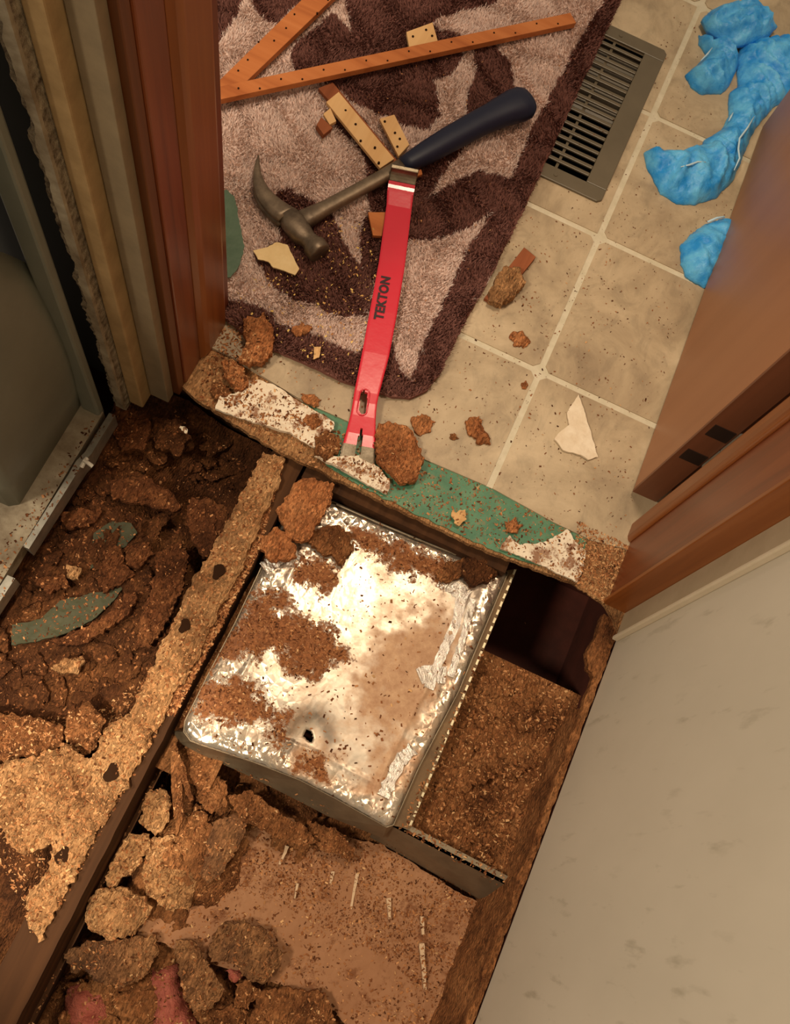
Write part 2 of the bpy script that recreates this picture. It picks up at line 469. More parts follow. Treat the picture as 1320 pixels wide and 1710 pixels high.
# ------------------------------------------------------------------ right side: door, jamb, wall
xr = 0.188
D1 = thing('door_1', (0.19, -0.097, 0.008), None, None); tag(D1, 'brown flush door standing open at right', kind='structure')
c0 = P(1057, 821, .008); dx, dy = c0[0], c0[1]
e1 = P(1216, 375, .008); ang = math.atan2(e1[1] - dy, e1[0] - dx)
u = np.array([math.cos(ang), math.sin(ang)]); nrm = np.array([u[1], -u[0]])
th = .032; L = .62
a = np.array([dx, dy]); q = [a, a + nrm * th, a + nrm * th + u * L, a + u * L]
qi = [a + u * .004, a + nrm * th + u * .004, a + nrm * th + u * L, a + u * L]
v, f = prism_vf([tuple(p) for p in qi], .008, 2.02); bevel(mesh('door_leaf', v, f, M_door, D1), .001)
q2 = [a, a + nrm * th, a + nrm * th + u * .004, a + u * .004]
v, f = prism_vf([tuple(p) for p in q2], .008, 2.02); mesh('door_edge', v, f, M_dooredge, D1)
# hinge leaves let into the edge
for (pa, pb) in (((1143, 752), (1168, 772)), ((1183, 711), (1209, 731))):
    A_ = PY(*pa, dy); B_ = PY(*pb, dy)
    zc = (A_[2] + B_[2]) / 2
    pts = [a + nrm * .006, a + nrm * (th - .002)]
    v, f = prism_vf([tuple(pts[0] - u * .0012), tuple(pts[1] - u * .0012), tuple(pts[1] + u * .002), tuple(pts[0] + u * .002)], zc - .013, zc + .013)
    mesh('hinge_leaf', v, f, M_dark, D1)
pc = a + nrm * (th + .003) - u * .003
zs = [PY(1168, 772, dy)[2], PY(1232, 722, dy)[2]]
v, f = tube_vf([(pc[0], pc[1], zs[0]), (pc[0], pc[1], (zs[0] + zs[1]) / 2 - .004)], .0035, 10)
v2, f2 = tube_vf([(pc[0], pc[1], (zs[0] + zs[1]) / 2 + .002), (pc[0], pc[1], zs[1])], .0035, 10)
v, f = join([(v, f), (v2, f2)])
mesh('hinge_pin', v, f, M_alu, D1)

t = thing('trim_1', (0.19, -0.2, -.01), None, None); tag(t, 'stained wooden door jamb at right', kind='structure')
v, f = prism_vf([(xr, -.243), (xr, -.128), (.245, -.128), (.245, -.243)], -.004, 2.1); bevel(mesh('jamb_face', v, f, M_jamb, t), .002)
v, f = prism_vf([(xr - .005, -.249), (xr - .005, -.2435), (.250, -.2435), (.250, -.249)], -.006, 2.1); bevel(mesh('jamb_edge', v, f, M_jamb2, t), .001)
v, f = prism_vf([(xr - .004, -.162), (xr - .006, -.157), (xr - .006, -.139), (xr - .003, -.134), (xr, -.134), (xr, -.164)], -.002, 2.1); bevel(mesh('door_stop', v, f, M_jamb2, t), .0015)
v, f = box_vf(.214, .25, -.124, -.06, 0, 2.1); mesh('rebate', v, f, M_dooredge, t)

xw = 0.217
v, f = box_vf(xw, xw + .02, -1.6, -.249, -.012, 2.4)
wr = mesh('wall_right', v, f, M_wall); tag(wr, 'beige marbled hallway wall panel at right', kind='structure')
t3 = thing('trim_2', (.215, -.26, -.01), None, None); tag(t3, 'pale corner batten between jamb and wall panel', kind='structure')
v, f = box_vf(xw - .004, xw, -.281, -.2495, -.004, 2.3); mesh('batten', v, f, mat_plain('beige_batten', S(168, 152, 124), S(182, 166, 138), 20, .5, .1), t3)
v, f = box_vf(xw - .008, xw, -.2865, -.2812, -.004, 2.3); bevel(mesh('batten_lip', v, f, mat_plain('cream_lip', S(206, 192, 164), S(216, 202, 176), 20, .5, .1), t3), .0015)

# ragged particleboard ledge left under the right wall
lw = [(.2155, -.262), (.2155, -1.35)]
led = [(.2085 - .005 * (noise.noise(Vector((y * 30, 0, 3.))) + .3) - (.016 if y > -.33 else 0) * min(1, (y + .36) / .05 if y > -.36 else 0), y) for y in np.arange(-1.35, -.255, .006)]
ld = slab('subfloor_ledge', lw + led, -.013, .014, M_part, None, .005, .0006, .0012)
tag(ld, 'torn particleboard strip along the foot of the right wall', kind='structure')

# ------------------------------------------------------------------ left side: jamb, exposed wall edge, grey cabinet
xl = -0.392
t = thing('trim_3', (-.39, -.19, -.01), None, None); tag(t, 'stained wooden door jamb at left', kind='structure')
v, f = prism_vf([(xl, -.222), (xl, -.105), (-.425, -.105), (-.425, -.222)], -.004, 2.1); bevel(mesh('jamb_face', v, f, M_jamb, t), .002)
v, f = prism_vf([(xl - .002, -.236), (xl - .002, -.2225), (-.425, -.2225), (-.425, -.236)], -.012, 2.1); bevel(mesh('jamb_edge', v, f, mat_wood('dark_stained_edge', S(78, 40, 12), S(98, 52, 18), S(110, 62, 24), .5), t), .001)
v, f = prism_vf([(xl, -.185), (xl + .005, -.178), (xl + .007, -.170), (xl + .007, -.130), (xl + .005, -.124), (xl, -.124)], -.002, 2.1); bevel(mesh('door_stop', v, f, M_jamb2, t), .0015)

def ragged_board(name, x0, x1, y0, y1, z0, z1, mat, parent, amp=.003, ax=True, step=.0035):
    """upright board whose left rim is torn away along its height"""
    zs = np.arange(z0, z1, step); V, Fc = [], []
    for z in zs:
        j0 = amp * (1.5 * noise.noise(Vector((z * 35, x0 * 9, 1))) + 1.5 * abs(noise.noise(Vector((z * 110, x0 * 9, 7)))) + .9 * round(2 * noise.noise(Vector((z * 60, 3, x0)))) / 2)
        j1 = amp * .6 * noise.noise(Vector((z * 90, x0 * 5, 3)))
        V += [(x0 + j0, y0 + j1, z), (x1, y0 + j1 * .3, z), (x1, y1, z), (x0 + j0, y1, z)]
    for i in range(len(zs) - 1):
        for k in range(4):
            Fc.append((i * 4 + k, i * 4 + (k + 1) % 4, (i + 1) * 4 + (k + 1) % 4, (i + 1) * 4 + k))
    Fc.append((3, 2, 1, 0)); n = (len(zs) - 1) * 4; Fc.append((n, n + 1, n + 2, n + 3))
    return mesh(name, V, Fc, mat, parent)
t = thing('wall_left', (-.43, -.25, -.03), None, None); tag(t, 'exposed cream boards and flaking wall edge beside left jamb', kind='structure')
v, f = box_vf(-.4265, -.402, -.250, -.2362, -.015, 2.2); bevel(mesh('grey_board', v, f, M_greycream, t), .001)
v, f = box_vf(-.446, -.4275, -.268, -.2362, -.022, 2.2); bevel(mesh('cream_board', v, f, M_cream, t), .002)
ragged_board('flaking_edge', -.463, -.4465, -.277, -.2362, -.03, 1.6, M_flaky, t, .0032)
ragged_board('paint_layer', -.4555, -.4462, -.281, -.2772, -.02, 1.6, M_sill, t, .002)
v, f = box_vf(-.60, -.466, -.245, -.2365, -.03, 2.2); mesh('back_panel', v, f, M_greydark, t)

CAB = thing('utility_cabinet', (-.52, -.45, -.03), 'grey painted metal cabinet on a dirty white base at left', 'cabinet')
v, f = box_vf(-.492, -.468, -.302, -.290, -.03, 1.9); bevel(mesh('corner_post', v, f, M_grey, CAB), .003)
# main lower panel with upper rim slanted along the shadow edge, bulging a little
bx = -.497
def zpx(px, py): p = PX(px, py, bx); return (p[1], p[2])
rim = [zpx(112, 482), zpx(60, 448), zpx(0, 420), zpx(-60, 395)]
ys = [-.300, -.319, -.347, -.39, -.44]; zz = [.308, .352, .405, .45, .47]
V = []; Fc = []
yy = np.linspace(-.300, -.440, 22)
for y in yy:
    zt = float(np.interp(-y, [-a_ for a_ in ys], zz))
    for k, tt in enumerate(np.linspace(0, 1, 8)):
        V.append((bx + .012 * math.sin(tt * math.pi), y, -.018 + tt * (zt + .018)))
n_ = 8
for i in range(len(yy) - 1):
    for k in range(n_ - 1): Fc.append((i * n_ + k, (i + 1) * n_ + k, (i + 1) * n_ + k + 1, i * n_ + k + 1))
nb = len(V); V += [(bx - .008, -.446, z_) for z_ in np.linspace(-.018, .47, 8)] + [(-.62, -.450, z_) for z_ in np.linspace(-.018, .47, 8)]
for k in range(n_ - 1): Fc += [((len(yy) - 1) * n_ + k, nb + k, nb + k + 1, (len(yy) - 1) * n_ + k + 1), (nb + k, nb + 8 + k, nb + 9 + k, nb + k + 1)]
o = mesh('lower_panel', V, Fc, M_grey, CAB, True); m = o.modifiers.new('s', 'SOLIDIFY'); m.thickness = .003; m.offset = -1
v, f = box_vf(-.60, -.53, -.440, -.303, -.018, 1.6); mesh('shade_panel', v, f, M_greydark, CAB)  # dark sheet above the slanted rim stands in for shade on the panel
v, f = box_vf(-.60, -.466, -1.05, -.295, -.045, -.019); mesh('base', v, f, M_sill, CAB)
alu = thing('threshold_strip', (-.455, -.45, -.03), 'bent aluminium strip along the edge of the dirty white base', 'metal strip')
pts = [P(188, 692, -.016), P(160, 737, -.016), P(148, 757, -.012), P(133, 772, -.010), P(120, 795, -.014), P(44, 915, -.016)]
V, Fc = [], []
for p in pts:
    V += [(p[0] - .0045, p[1], p[2]), (p[0] + .0035, p[1], p[2] + .001), (p[0] + .0035, p[1], -.045), (p[0] - .0045, p[1], p[2] - .003)]
for i in range(len(pts) - 1):
    for k in range(4): Fc.append((i * 4 + k, i * 4 + (k + 1) % 4, (i + 1) * 4 + (k + 1) % 4, (i + 1) * 4 + k))
Fc += [(3, 2, 1, 0), (20, 21, 22, 23)]
mesh('strip', V, Fc, M_alu, alu)
pts = [P(24, 968, -.03), P(-30, 1050, -.03)]
V = []
for p in pts: V += [(p[0] - .006, p[1], -.018), (p[0] + .004, p[1], -.017), (p[0] + .004, p[1], -.045), (p[0] - .006, p[1], -.045)]
mesh('strip', V, [(0, 1, 5, 4), (1, 2, 6, 5), (2, 3, 7, 6), (3, 0, 4, 7), (3, 2, 1, 0), (4, 5, 6, 7)], M_alu, alu)
p = P(133, 775, -.012)
clip = thing('plastic_clip', tuple(p), 'small white plastic clip on the aluminium strip', 'clip')
v, f = tube_vf([P(136, 780, -.012), P(141, 771, -.009), P(146, 765, -.009)], .0028, 8); mesh('stem', v, f, M_whiteplastic, clip)
v, f = tube_vf([P(140, 769, -.007), P(147, 773, -.006), P(155, 779, -.008)], .0024, 8); mesh('prong', v, f, M_whiteplastic, clip)

# ------------------------------------------------------------------ rug
ZR = 0.010
rug_px = [(250, -60), (1062, -60), (1037, 0), (960, 165), (880, 340), (815, 470), (770, 550), (735, 622), (714, 650), (685, 664), (655, 661), (578, 638), (512, 606), (457, 583), (420, 562), (380, 535), (352, 500), (250, 440)]
rug_out = W(rug_px, ZR)
DK = [
 [(1050, -70), (1066, -60), (1041, 0), (884, 340), (774, 550), (738, 628), (714, 656), (685, 669), (652, 665), (574, 641), (508, 609), (452, 586), (416, 564), (370, 535), (360, 498), (385, 500), (415, 505), (454, 523), (460, 536), (512, 553), (545, 569), (597, 590), (625, 560), (650, 560), (669, 615), (688, 634), (703, 588), (718, 549), (739, 507), (759, 464), (780, 416), (803, 385), (855, 293), (885, 222), (926, 147), (967, 68), (1008, 0), (1030, -60)],
 [(793, 77), (827, 73), (854, 102), (861, 147), (850, 190), (780, 245), (752, 273), (732, 303), (711, 331), (760, 300), (797, 285), (860, 298), (812, 363), (773, 385), (718, 400), (682, 395), (680, 300), (694, 283), (740, 240), (778, 191), (780, 160), (791, 136), (795, 112)],
 [(575, -60), (575, 0), (580, 11), (589, 53), (558, 22), (546, 28), (520, 50), (490, 76), (485, 98), (496, 116), (540, 130), (563, 150), (594, 174), (640, 190), (673, 210), (700, 214), (718, 215), (733, 194), (735, 164), (723, 136), (745, 126), (766, 112), (773, 95), (769, 55), (732, 46), (723, 38), (735, 26), (810, 10), (834, 0), (840, -60)],
 [(330, -10), (412, -10), (395, 25), (370, 60), (357, 78), (340, 66)],
 [(420, -20), (505, -20), (505, 0), (465, 38), (440, 30), (425, 12)],
 [(462, 317), (485, 314), (524, 334), (558, 362), (575, 404), (604, 450), (600, 407), (603, 373), (619, 345), (612, 300), (612, 275), (640, 285), (690, 290), (690, 400), (650, 420), (625, 470), (615, 525), (558, 526), (525, 504), (493, 500), (457, 481), (444, 461), (424, 422), (450, 415), (470, 400), (455, 350)],
 [(560, 210), (600, 240), (620, 290), (650, 290), (650, 250), (600, 190), (565, 190)],
]
DKW = [W(d, ZR + .004) for d in DK]
def rug_dark(x, y):
    r = np.zeros(x.shape, bool)
    wx = x + .0012 * np.sin(y * 310) * np.sin(x * 170 + y * 90); wy = y + .0012 * np.sin(x * 290 + 1.3)
    for d in DKW: r |= inside(wx, wy, d)
    return r
RUG = thing('shag_rug', (-.25, .3, .003), 'dark brown and pinkish beige shag rug with a scroll pattern', 'rug')
LC = np.array(S(248, 226, 214)); DC = np.array(S(142, 98, 88))
def rug_cols(x, y):
    dk = rug_dark(x, y)[:, None]; return np.where(dk, DC * .8, LC * .8)
mv = NT('shag_pile'); at = mv.t.nodes.new('ShaderNodeAttribute'); at.attribute_name = 'col'
M_pile = mv.set(at.outputs['Color'], .95, 0, .1)
slab('rug_backing', rug_out, .0085, .006, M_pile, RUG, .007, .0008, .001, cols=rug_cols)
xs = np.array(rug_out)
N = 150000
bx_ = RNG.uniform(max(xs[:, 0].min(), -.62), xs[:, 0].max(), N * 2); by_ = RNG.uniform(xs[:, 1].min(), min(xs[:, 1].max(), .82), N * 2)
k_ = inside(bx_, by_, rug_out); bx_, by_ = bx_[k_][:N], by_[k_][:N]; N = len(bx_)
# leaning direction in slowly varying tufts
la = 2.2 * np.sin(bx_ * 41 + 1.7 * np.sin(by_ * 33)) + 1.8 * np.sin(by_ * 57 + bx_ * 23) + RNG.normal(0, .9, N) - .9
ll = RNG.uniform(.002, .005, N); hh = RNG.uniform(.005, .0095, N) * (1 + .18 * np.sin(bx_ * 95 + by_ * 40) * np.sin(by_ * 110))
wa = RNG.uniform(0, math.pi, N); hw = RNG.uniform(.0006, .0011, N)
dxw, dyw = np.cos(wa) * hw, np.sin(wa) * hw
zb = np.full(N, .0078)
v0 = np.column_stack([bx_ - dxw, by_ - dyw, zb]); v1 = np.column_stack([bx_ + dxw, by_ + dyw, zb])
tip = np.column_stack([bx_ + np.cos(la) * ll, by_ + np.sin(la) * ll, zb + hh])
m0 = np.column_stack([bx_ + np.cos(la) * ll * .35 - dxw, by_ + np.sin(la) * ll * .35 - dyw, zb + hh * .6])
m1 = m0 + np.column_stack([2 * dxw, 2 * dyw, zb * 0])
vv = np.stack([v0, v1, m1, m0, tip], 1).reshape(-1, 3)
ix = np.arange(N)[:, None] * 5
tr = np.concatenate([ix + np.array([0, 1, 2]), ix + np.array([0, 2, 3]), ix + np.array([3, 2, 4])], 1).reshape(-1, 3)
dk = rug_dark(bx_, by_)[:, None]
cc = np.where(dk, DC, LC) * RNG.uniform(.8, 1.15, (N, 1)); cc[:, 3] = 1
cc = np.repeat(cc, 5, 0)
pile = fast_mesh('pile', vv, tr, M_pile, cc, RUG); tag(pile, kind='stuff')

# ------------------------------------------------------------------ wooden strips
def strip_box(name, corners, mat, parent=None, th=.006, **kw):
    """four traced top corners with heights -> solid piece with real thickness"""
    top = [P(x, y, z) for x, y, z in corners]
    n = (top[1] - top[0]); e = (top[3] - top[0]); nn = np.cross(n, e); nn /= np.linalg.norm(nn)
    if nn[2] < 0: nn = -nn
    bot = [p - nn * th for p in top]
    c = len(top)
    a = sum(top[i][0] * top[(i + 1) % c][1] - top[(i + 1) % c][0] * top[i][1] for i in range(c))
    if a < 0: top, bot = top[::-1], bot[::-1]
    v = top + bot
    f = [tuple(range(c)), tuple(range(2 * c - 1, c - 1, -1))] + [(i, c + i, c + (i + 1) % c, (i + 1) % c) for i in range(c)]
    return bevel(mesh(name, v, f, mat, parent), .0006)
def nails(parent, pts, r=.0016, mat=None):
    for x, y, z in pts:
        p = P(x, y, z); v, f = tube_vf([tuple(p - np.array([0, 0, .002])), tuple(p + np.array([0, 0, .0008]))], r, 8)
        mesh('nail', v, f, mat or M_nail, parent)
def lerp3(a, b, t): return tuple(a[i] + (b[i] - a[i]) * t for i in range(3))

t = thing('wooden_strip', P(640, 95, .0), 'long orange wooden tack strip lying across the rug above the hammer', 'wood strip', 'long wooden strips')
strip_box('strip', [(330, 152, .046), (953, 21, .026), (963, 38, .026), (330, 174, .046)], M_strip, t, .010)
a, b = (345, 163, .0465), (950, 32, .0265)
nails(t, [tuple(np.array(lerp3(a, b, (i + .5) / 17)) + np.array([0, 4 * (-1) ** i, 0])) for i in range(17)], .0013)
t = thing('wooden_strip', P(460, 70, .0), 'orange wooden tack strip slanting up beside the left jamb to the top edge', 'wood strip', 'long wooden strips')
strip_box('strip', [(350, 150, .030), (530, -26, .030), (580, -26, .030), (395, 152, .030)], M_strip, t, .010)
nails(t, [(x, y, .0305) for x, y in ((548, 0), (530, 22), (492, 24), (478, 47), (458, 68), (432, 70), (414, 100), (398, 118))], .0013)
t = thing('wooden_strip', P(600, 220, .0), 'short tan tack strip with dark nail holes touching the hammer shaft', 'wood strip', 'short tack strip offcuts')
strip_box('strip', [(545, 170, .030), (566, 153, .030), (659, 265, .026), (635, 281, .026)], M_tan, t, .006)
nails(t, [(x / 3.5625 + 350, y / 3.5625, .0285) for x, y in ((725, 620), (810, 658), (870, 740), (900, 838), (985, 878), (1008, 968))], .0017)
t = thing('wooden_strip', P(600, 205, .0), 'thin reddish wooden strip under the short tan tack strip', 'wood strip', 'short tack strip offcuts')
strip_box('strip', [(532, 147, .022), (556, 137, .022), (664, 268, .019), (645, 280, .019)], M_redstrip, t, .007)
t = thing('wooden_strip', P(660, 230, .0), 'small tan tack strip offcut between the tan strip and the hammer grip', 'wood strip', 'short tack strip offcuts')
strip_box('strip', [(634, 198, .026), (659, 191, .026), (684, 241, .026), (666, 261, .026)], M_tan, t, .006)
nails(t, [(643, 203, .0265), (660, 222, .0265), (668, 232, .0265), (664, 245, .0265)], .0017)
t = thing('wooden_strip', P(705, 60, .0), 'small tan tack strip offcut sticking out above the long strip', 'wood strip', 'short tack strip offcuts')
strip_box('strip', [(679, 53, .024), (723, 37, .024), (732, 70, .024), (684, 80, .024)], M_tan, t, .006)
nails(t, [(690, 61, .0245), (712, 50, .0245), (722, 60, .0245)], .0017)
t = thing('wood_block', P(545, 205, .0), 'small split reddish wood block on the rug left of the tan strip', 'wood scrap')
strip_box('block', [(529, 208, .028), (537, 195, .028), (556, 213, .026), (541, 225, .026)], M_redstrip, t, .010)
strip_box('splinter', [(540, 190, .029), (552, 180, .03), (562, 202, .028), (551, 208, .028)], M_tan, t, .006)
t = thing('wood_block', P(625, 373, .0), 'small orange wood block tucked under the left side of the pry bar', 'wood scrap')
strip_box('block', [(615, 354, .020), (645, 354, .020), (638, 394, .020), (623, 393, .020)], M_strip, t, .006)
t = thing('wood_block', P(693, 290, .0), 'tiny orange wood chip by the hooked end of the pry bar', 'wood scrap')
strip_box('block', [(681, 286, .024), (704, 282, .024), (706, 291, .024), (683, 297, .024)], M_strip, t, .005)

# ------------------------------------------------------------------ hammer
h0 = np.array(P(497, 373, .026)); h1 = np.array(P(868, 170, .036))
hx = h1 - h0; HL = np.linalg.norm(hx); hx /= HL; hy = np.cross([0, 0, 1], hx); hy /= np.linalg.norm(hy); hz = np.cross(hx, hy)
def HM(p): return h0 + hx * p[0] + hy * p[1] + hz * p[2]
HAM = thing('claw_hammer', tuple(h0 - np.array([0, 0, .014])), 'steel claw hammer with a dark blue rubber grip lying on the rug', 'hammer')
m_steel = (lambda n: (n.bump(n.noise(140, n.mapn(), 5, .7), .25, .001), n.set(n.ramp(n.noise(40, n.mapn(), 5, .7), [(.3, S(86, 72, 58)), (.7, S(138, 120, 98))]), .45, .6, .5))[1])(NT('worn_dark_steel'))
m_grip = (lambda n: (n.bump(n.noise(90, n.mapn(), 3), .15, .001), n.set(S(24, 28, 50), .5, 0, .4))[1])(NT('navy_rubber'))
def loft(sections, cap=True):
    """sections: list of rings of equal length (hammer or world coordinates)"""
    V = []; Fc = []; s = len(sections[0])
    for r in sections: V += [tuple(q) for q in r]
    for i in range(len(sections) - 1):
        for k in range(s): Fc.append((i * s + k, i * s + (k + 1) % s, (i + 1) * s + (k + 1) % s, (i + 1) * s + k))
    if cap: Fc += [tuple(range(s))[::-1], tuple((len(sections) - 1) * s + k for k in range(s))]
    return V, Fc
def ell(c, ux, uz, a, b, seg=16, sq=2.6):
    r = []
    for k in range(seg):
        t_ = 2 * math.pi * k / seg; cs, sn = math.cos(t_), math.sin(t_)
        r.append(np.array(c) + np.array(ux) * a * math.copysign(abs(cs) ** (2 / sq), cs) + np.array(uz) * b * math.copysign(abs(sn) ** (2 / sq), sn))
    return r
# shaft: local x from the head to the grip
E1 = (0, 1, 0); E3 = (0, 0, 1)
sh = [(-.002, .0150, .0105), (.02, .0125, .009), (.045, .0098, .0075), (.09, .0092, .007), (.14, .0095, .0072), (.185, .0105, .008)]
GL = .178
v, f = loft([[HM(q) for q in ell((x, 0, 0), E1, E3, a_, b_)] for x, a_, b_ in sh]); mesh('shaft', v, f, m_steel, HAM, True)
gr_ = [(GL - .012, .0106, .009, 0), (GL, .0125, .0115, 0), (GL + .03, .0155, .0140, 0), (GL + .07, .0172, .0150, .001), (GL + .12, .0182, .0155, .001), (HL - .05, .0190, .0160, 0), (HL - .028, .0215, .017, -.001), (HL - .008, .0245, .018, -.003), (HL + .004, .0240, .0172, -.004), (HL + .012, .019, .014, -.004), (HL + .014, .010, .008, -.004)]
v, f = loft([[HM(q) for q in ell((x, o_, 0), E1, E3, a_, b_, 20, 2.3)] for x, a_, b_, o_ in gr_]); mesh('grip', v, f, m_grip, HAM, True)
# head: local y from face (negative) to claw (positive)
hd_ = [(-.052, .0140, .0140, .004), (-.050, .0155, .0155, .004), (-.038, .0155, .0155, .004), (-.034, .0125, .0125, .004), (-.026, .0110, .0110, .002), (-.018, .0140, .0125, 0), (.0, .0160, .0130, 0), (.016, .0135, .0125, -.001)]
def HP(x, y, z): return HM((x, y, z))
v, f = loft([[HM(q) for q in ell((xo - .004, y, 0), (1, 0, 0), E3, a_, b_, 16, 3.0 if y > -.03 else 2.0)] for y, a_, b_, xo in hd_]); mesh('head', v, f, m_steel, HAM, True)
for sgn in (-1, 1):
    cl = []
    for i in range(13):
        t_ = i / 12
        y = .012 + .092 * t_; x = -.006 - .030 * math.sin(t_ * 1.35) + .044 * t_ ** 2.2
        wd = .0145 * (1 - t_) ** .75 + .0016; tz = (.0058 * (1 - t_ * .55)); zc = sgn * (.0062 + .0022 * t_)
        ty = Vector((0.35 - t_ * .9, -1, 0)).normalized()
        nx_ = (1, 0, 0)
        cl.append([HM(q) for q in ell((x, y, zc), nx_, E3, wd, tz, 10, 2.4)])
    v, f = loft(cl); mesh('claw', v, f, m_steel, HAM, True)

# ------------------------------------------------------------------ pry bar
m_red = (lambda n: (n.bump(n.noise(45, n.mapn(), 3), .2, .0015), n.set(S(216, 34, 56), .3, 0, .5, **{'Coat Weight': .4, 'Coat Roughness': .15}))[1])(NT('red_enamel'))
m_bright = mat_plain('bare_steel', S(104, 92, 74), S(156, 144, 124), 60, .42, .2, .001, .5, .85)
m_letter = NT('black_lettering').set(S(40, 10, 16), .5)
BAR = thing('pry_bar', P(632, 520, 0.0), 'red flat pry bar with black lettering lying from rug to doorway edge', 'pry bar')
# centre line in the photograph with height, half width in metres
bar = [(669, 322, .030, .0235), (667, 345, .027, .0225), (655, 440, .026, .0228), (641, 520, .026, .0232), (628, 590, .025, .0228), (613, 655, .022, .0205), (610, 672, .019, .0200), (607, 695, .016, .0210), (603, 725, .011, .0245), (600, 744, .009, .0265)]
cen = [np.array(P(x, y, z)) for x, y, z, _ in bar]; hwid = [b_[3] * .74 for b_ in bar]
def dense(c, h, n=6):
    C2, H2 = [], []
    for i in range(len(c) - 1):
        for k in range(n):
            t_ = k / n; C2.append(c[i] * (1 - t_) + c[i + 1] * t_); H2.append(h[i] * (1 - t_) + h[i + 1] * t_)
    return C2 + [c[-1]], H2 + [h[-1]]
C2, H2 = dense(cen, hwid)
bd = C2[-1] - C2[0]; bd /= np.linalg.norm(bd); side = np.cross(bd, [0, 0, 1]); side /= np.linalg.norm(side)
sl0, sl1 = np.array(P(608, 655, .02)), np.array(P(606, 690, .016))
notch = np.array(P(600, 740, .009))
us = np.linspace(-1, 1, 25)
def bar_surface(C2, H2, slot=True, nt=True, th=.0052):
    n = len(us); V = []; Fc = []
    for c, h in zip(C2, H2):
        for u_ in us:
            e = .0009 * max(0, abs(u_) - .9) / .1
            V.append(c + side * h * u_ - np.array([0, 0, e]))
    N0 = len(V); V += [p - np.array([0, 0, th]) for p in V]
    q = []
    for i in range(len(C2) - 1):
        for k in range(n - 1):
            m = (np.array(V[i * n + k]) + np.array(V[(i + 1) * n + k + 1])) / 2
            if slot:
                t_ = np.clip(((m - sl0) @ bd) / np.linalg.norm(sl1 - sl0), .12, .88); pc = sl0 + (sl1 - sl0) * t_
                if np.linalg.norm((m - pc)[:2]) < .0046: continue
            if nt:
                dn = (C2[-1] - m) @ bd; sn = abs((m - C2[-1]) @ side)
                if dn < .022 and sn < .0032 * (1.15 - dn / .03): continue
            q.append((i * n + k, i * n + k + 1, (i + 1) * n + k + 1, (i + 1) * n + k))
    ed = {}
    for f_ in q:
        for j in range(4): ed[(f_[j], f_[(j + 1) % 4])] = 1
    Fc = list(q) + [tuple(N0 + i for i in f_[::-1]) for f_ in q] + [(b_, a_, N0 + a_, N0 + b_) for (a_, b_) in ed if (b_, a_) not in ed]
    return V, Fc
C3, H3 = dense(C2, H2, 3)
v, f = bar_surface(C3, H3)
o = mesh('bar', v, [q_[::-1] for q_ in f], m_red, BAR)
# bare chisel tip in front, split by the notch
tipc = [C2[-1], np.array(P(598, 757, .0065)), np.array(P(597, 774, .0035))]
Ct, Ht = dense(tipc, [.0198, .0212, .0222], 10)
v, f = bar_surface(Ct, Ht, False, False, .003)
n_ = len(us); 
keep = []
for q_ in f:
    m = np.mean([v[i] for i in q_], 0); dn = (m - Ct[0]) @ bd; sn = abs((m - Ct[0]) @ side)
    if dn < .016 and sn < .0030: continue
    keep.append(q_[::-1])
mesh('chisel_tip', v, keep, m_bright, BAR)
# bent hook at the far end: rises, then turns back down
hook = []
base_ = C2[0]
for i in range(9):
    t_ = i / 8 * math.radians(100); r_ = .021
    hook.append(base_ - bd * r_ * math.sin(t_) + np.array([0, 0, 1]) * r_ * (1 - math.cos(t_)) * .75)
sec = []
for i, c in enumerate(hook):
    t_ = i / 8 * math.radians(100); nn = np.array([0, 0, 1]) * math.cos(t_) + bd * math.sin(t_)
    hw_ = .0174 + .0001 * i
    sec.append([c - side * hw_, c + side * hw_, c + side * hw_ - nn * .0055, c - side * hw_ - nn * .0055])
v, f = loft(sec[:4]); mesh('hook_bend', v, f, m_red, BAR)
v, f = loft(sec[3:]); bevel(mesh('hook', v, f, m_bright, BAR), .001)
# raised rim of the nail slot
ring = []
for k in range(24):
    t_ = 2 * math.pi * k / 24
    c = sl0 * .5 + sl1 * .5; hl = np.linalg.norm(sl1 - sl0) * .38
    ring.append(c + bd * (math.copysign(hl, math.cos(t_)) * (1 if abs(math.cos(t_)) > .2 else abs(math.cos(t_)) * 5) + .0062 * math.cos(t_)) + side * .0062 * math.sin(t_) + np.array([0, 0, .0004 - .0030 * 0]))
for i, p in enumerate(ring):
    s_ = float(np.clip((p - C3[0]) @ bd, 0, 9)); j = int(np.argmin([abs((c - C3[0]) @ bd - s_) for c in C3])); ring[i] = np.array([p[0], p[1], C3[j][2] + .0004])
v, f = tube_vf([tuple(p) for p in ring] + [tuple(ring[0])], .0009, 6); mesh('slot_rim', v, f, m_red, BAR, True)
# lettering, running up the bar
cu = bpy.data.curves.new('lettering', 'FONT'); cu.body = 'TEKTON'; cu.size = 1.0; cu.offset = .045; cu.extrude = .0; cu.align_x = 'CENTER'; cu.align_y = 'CENTER'; cu.space_character = 1.08
tmp = bpy.data.objects.new('t', cu); COL.objects.link(tmp)
dg = bpy.context.evaluated_depsgraph_get(); me = bpy.data.meshes.new_from_object(tmp.evaluated_get(dg))
tv = np.array([v.co[:] for v in me.vertices]); tf = [tuple(p.vertices) for p in me.polygons]
bpy.data.objects.remove(tmp); 
la_, lb_ = np.array(P(632, 534, .0265)), np.array(P(645, 462, .0265)); Lt = np.linalg.norm(lb_ - la_)
tx = (lb_ - la_) / Lt; ty = np.cross([0, 0, 1], tx); ty /= np.linalg.norm(ty)
wid = tv[:, 0].max() - tv[:, 0].min(); hgt = tv[:, 1].max() - tv[:, 1].min()
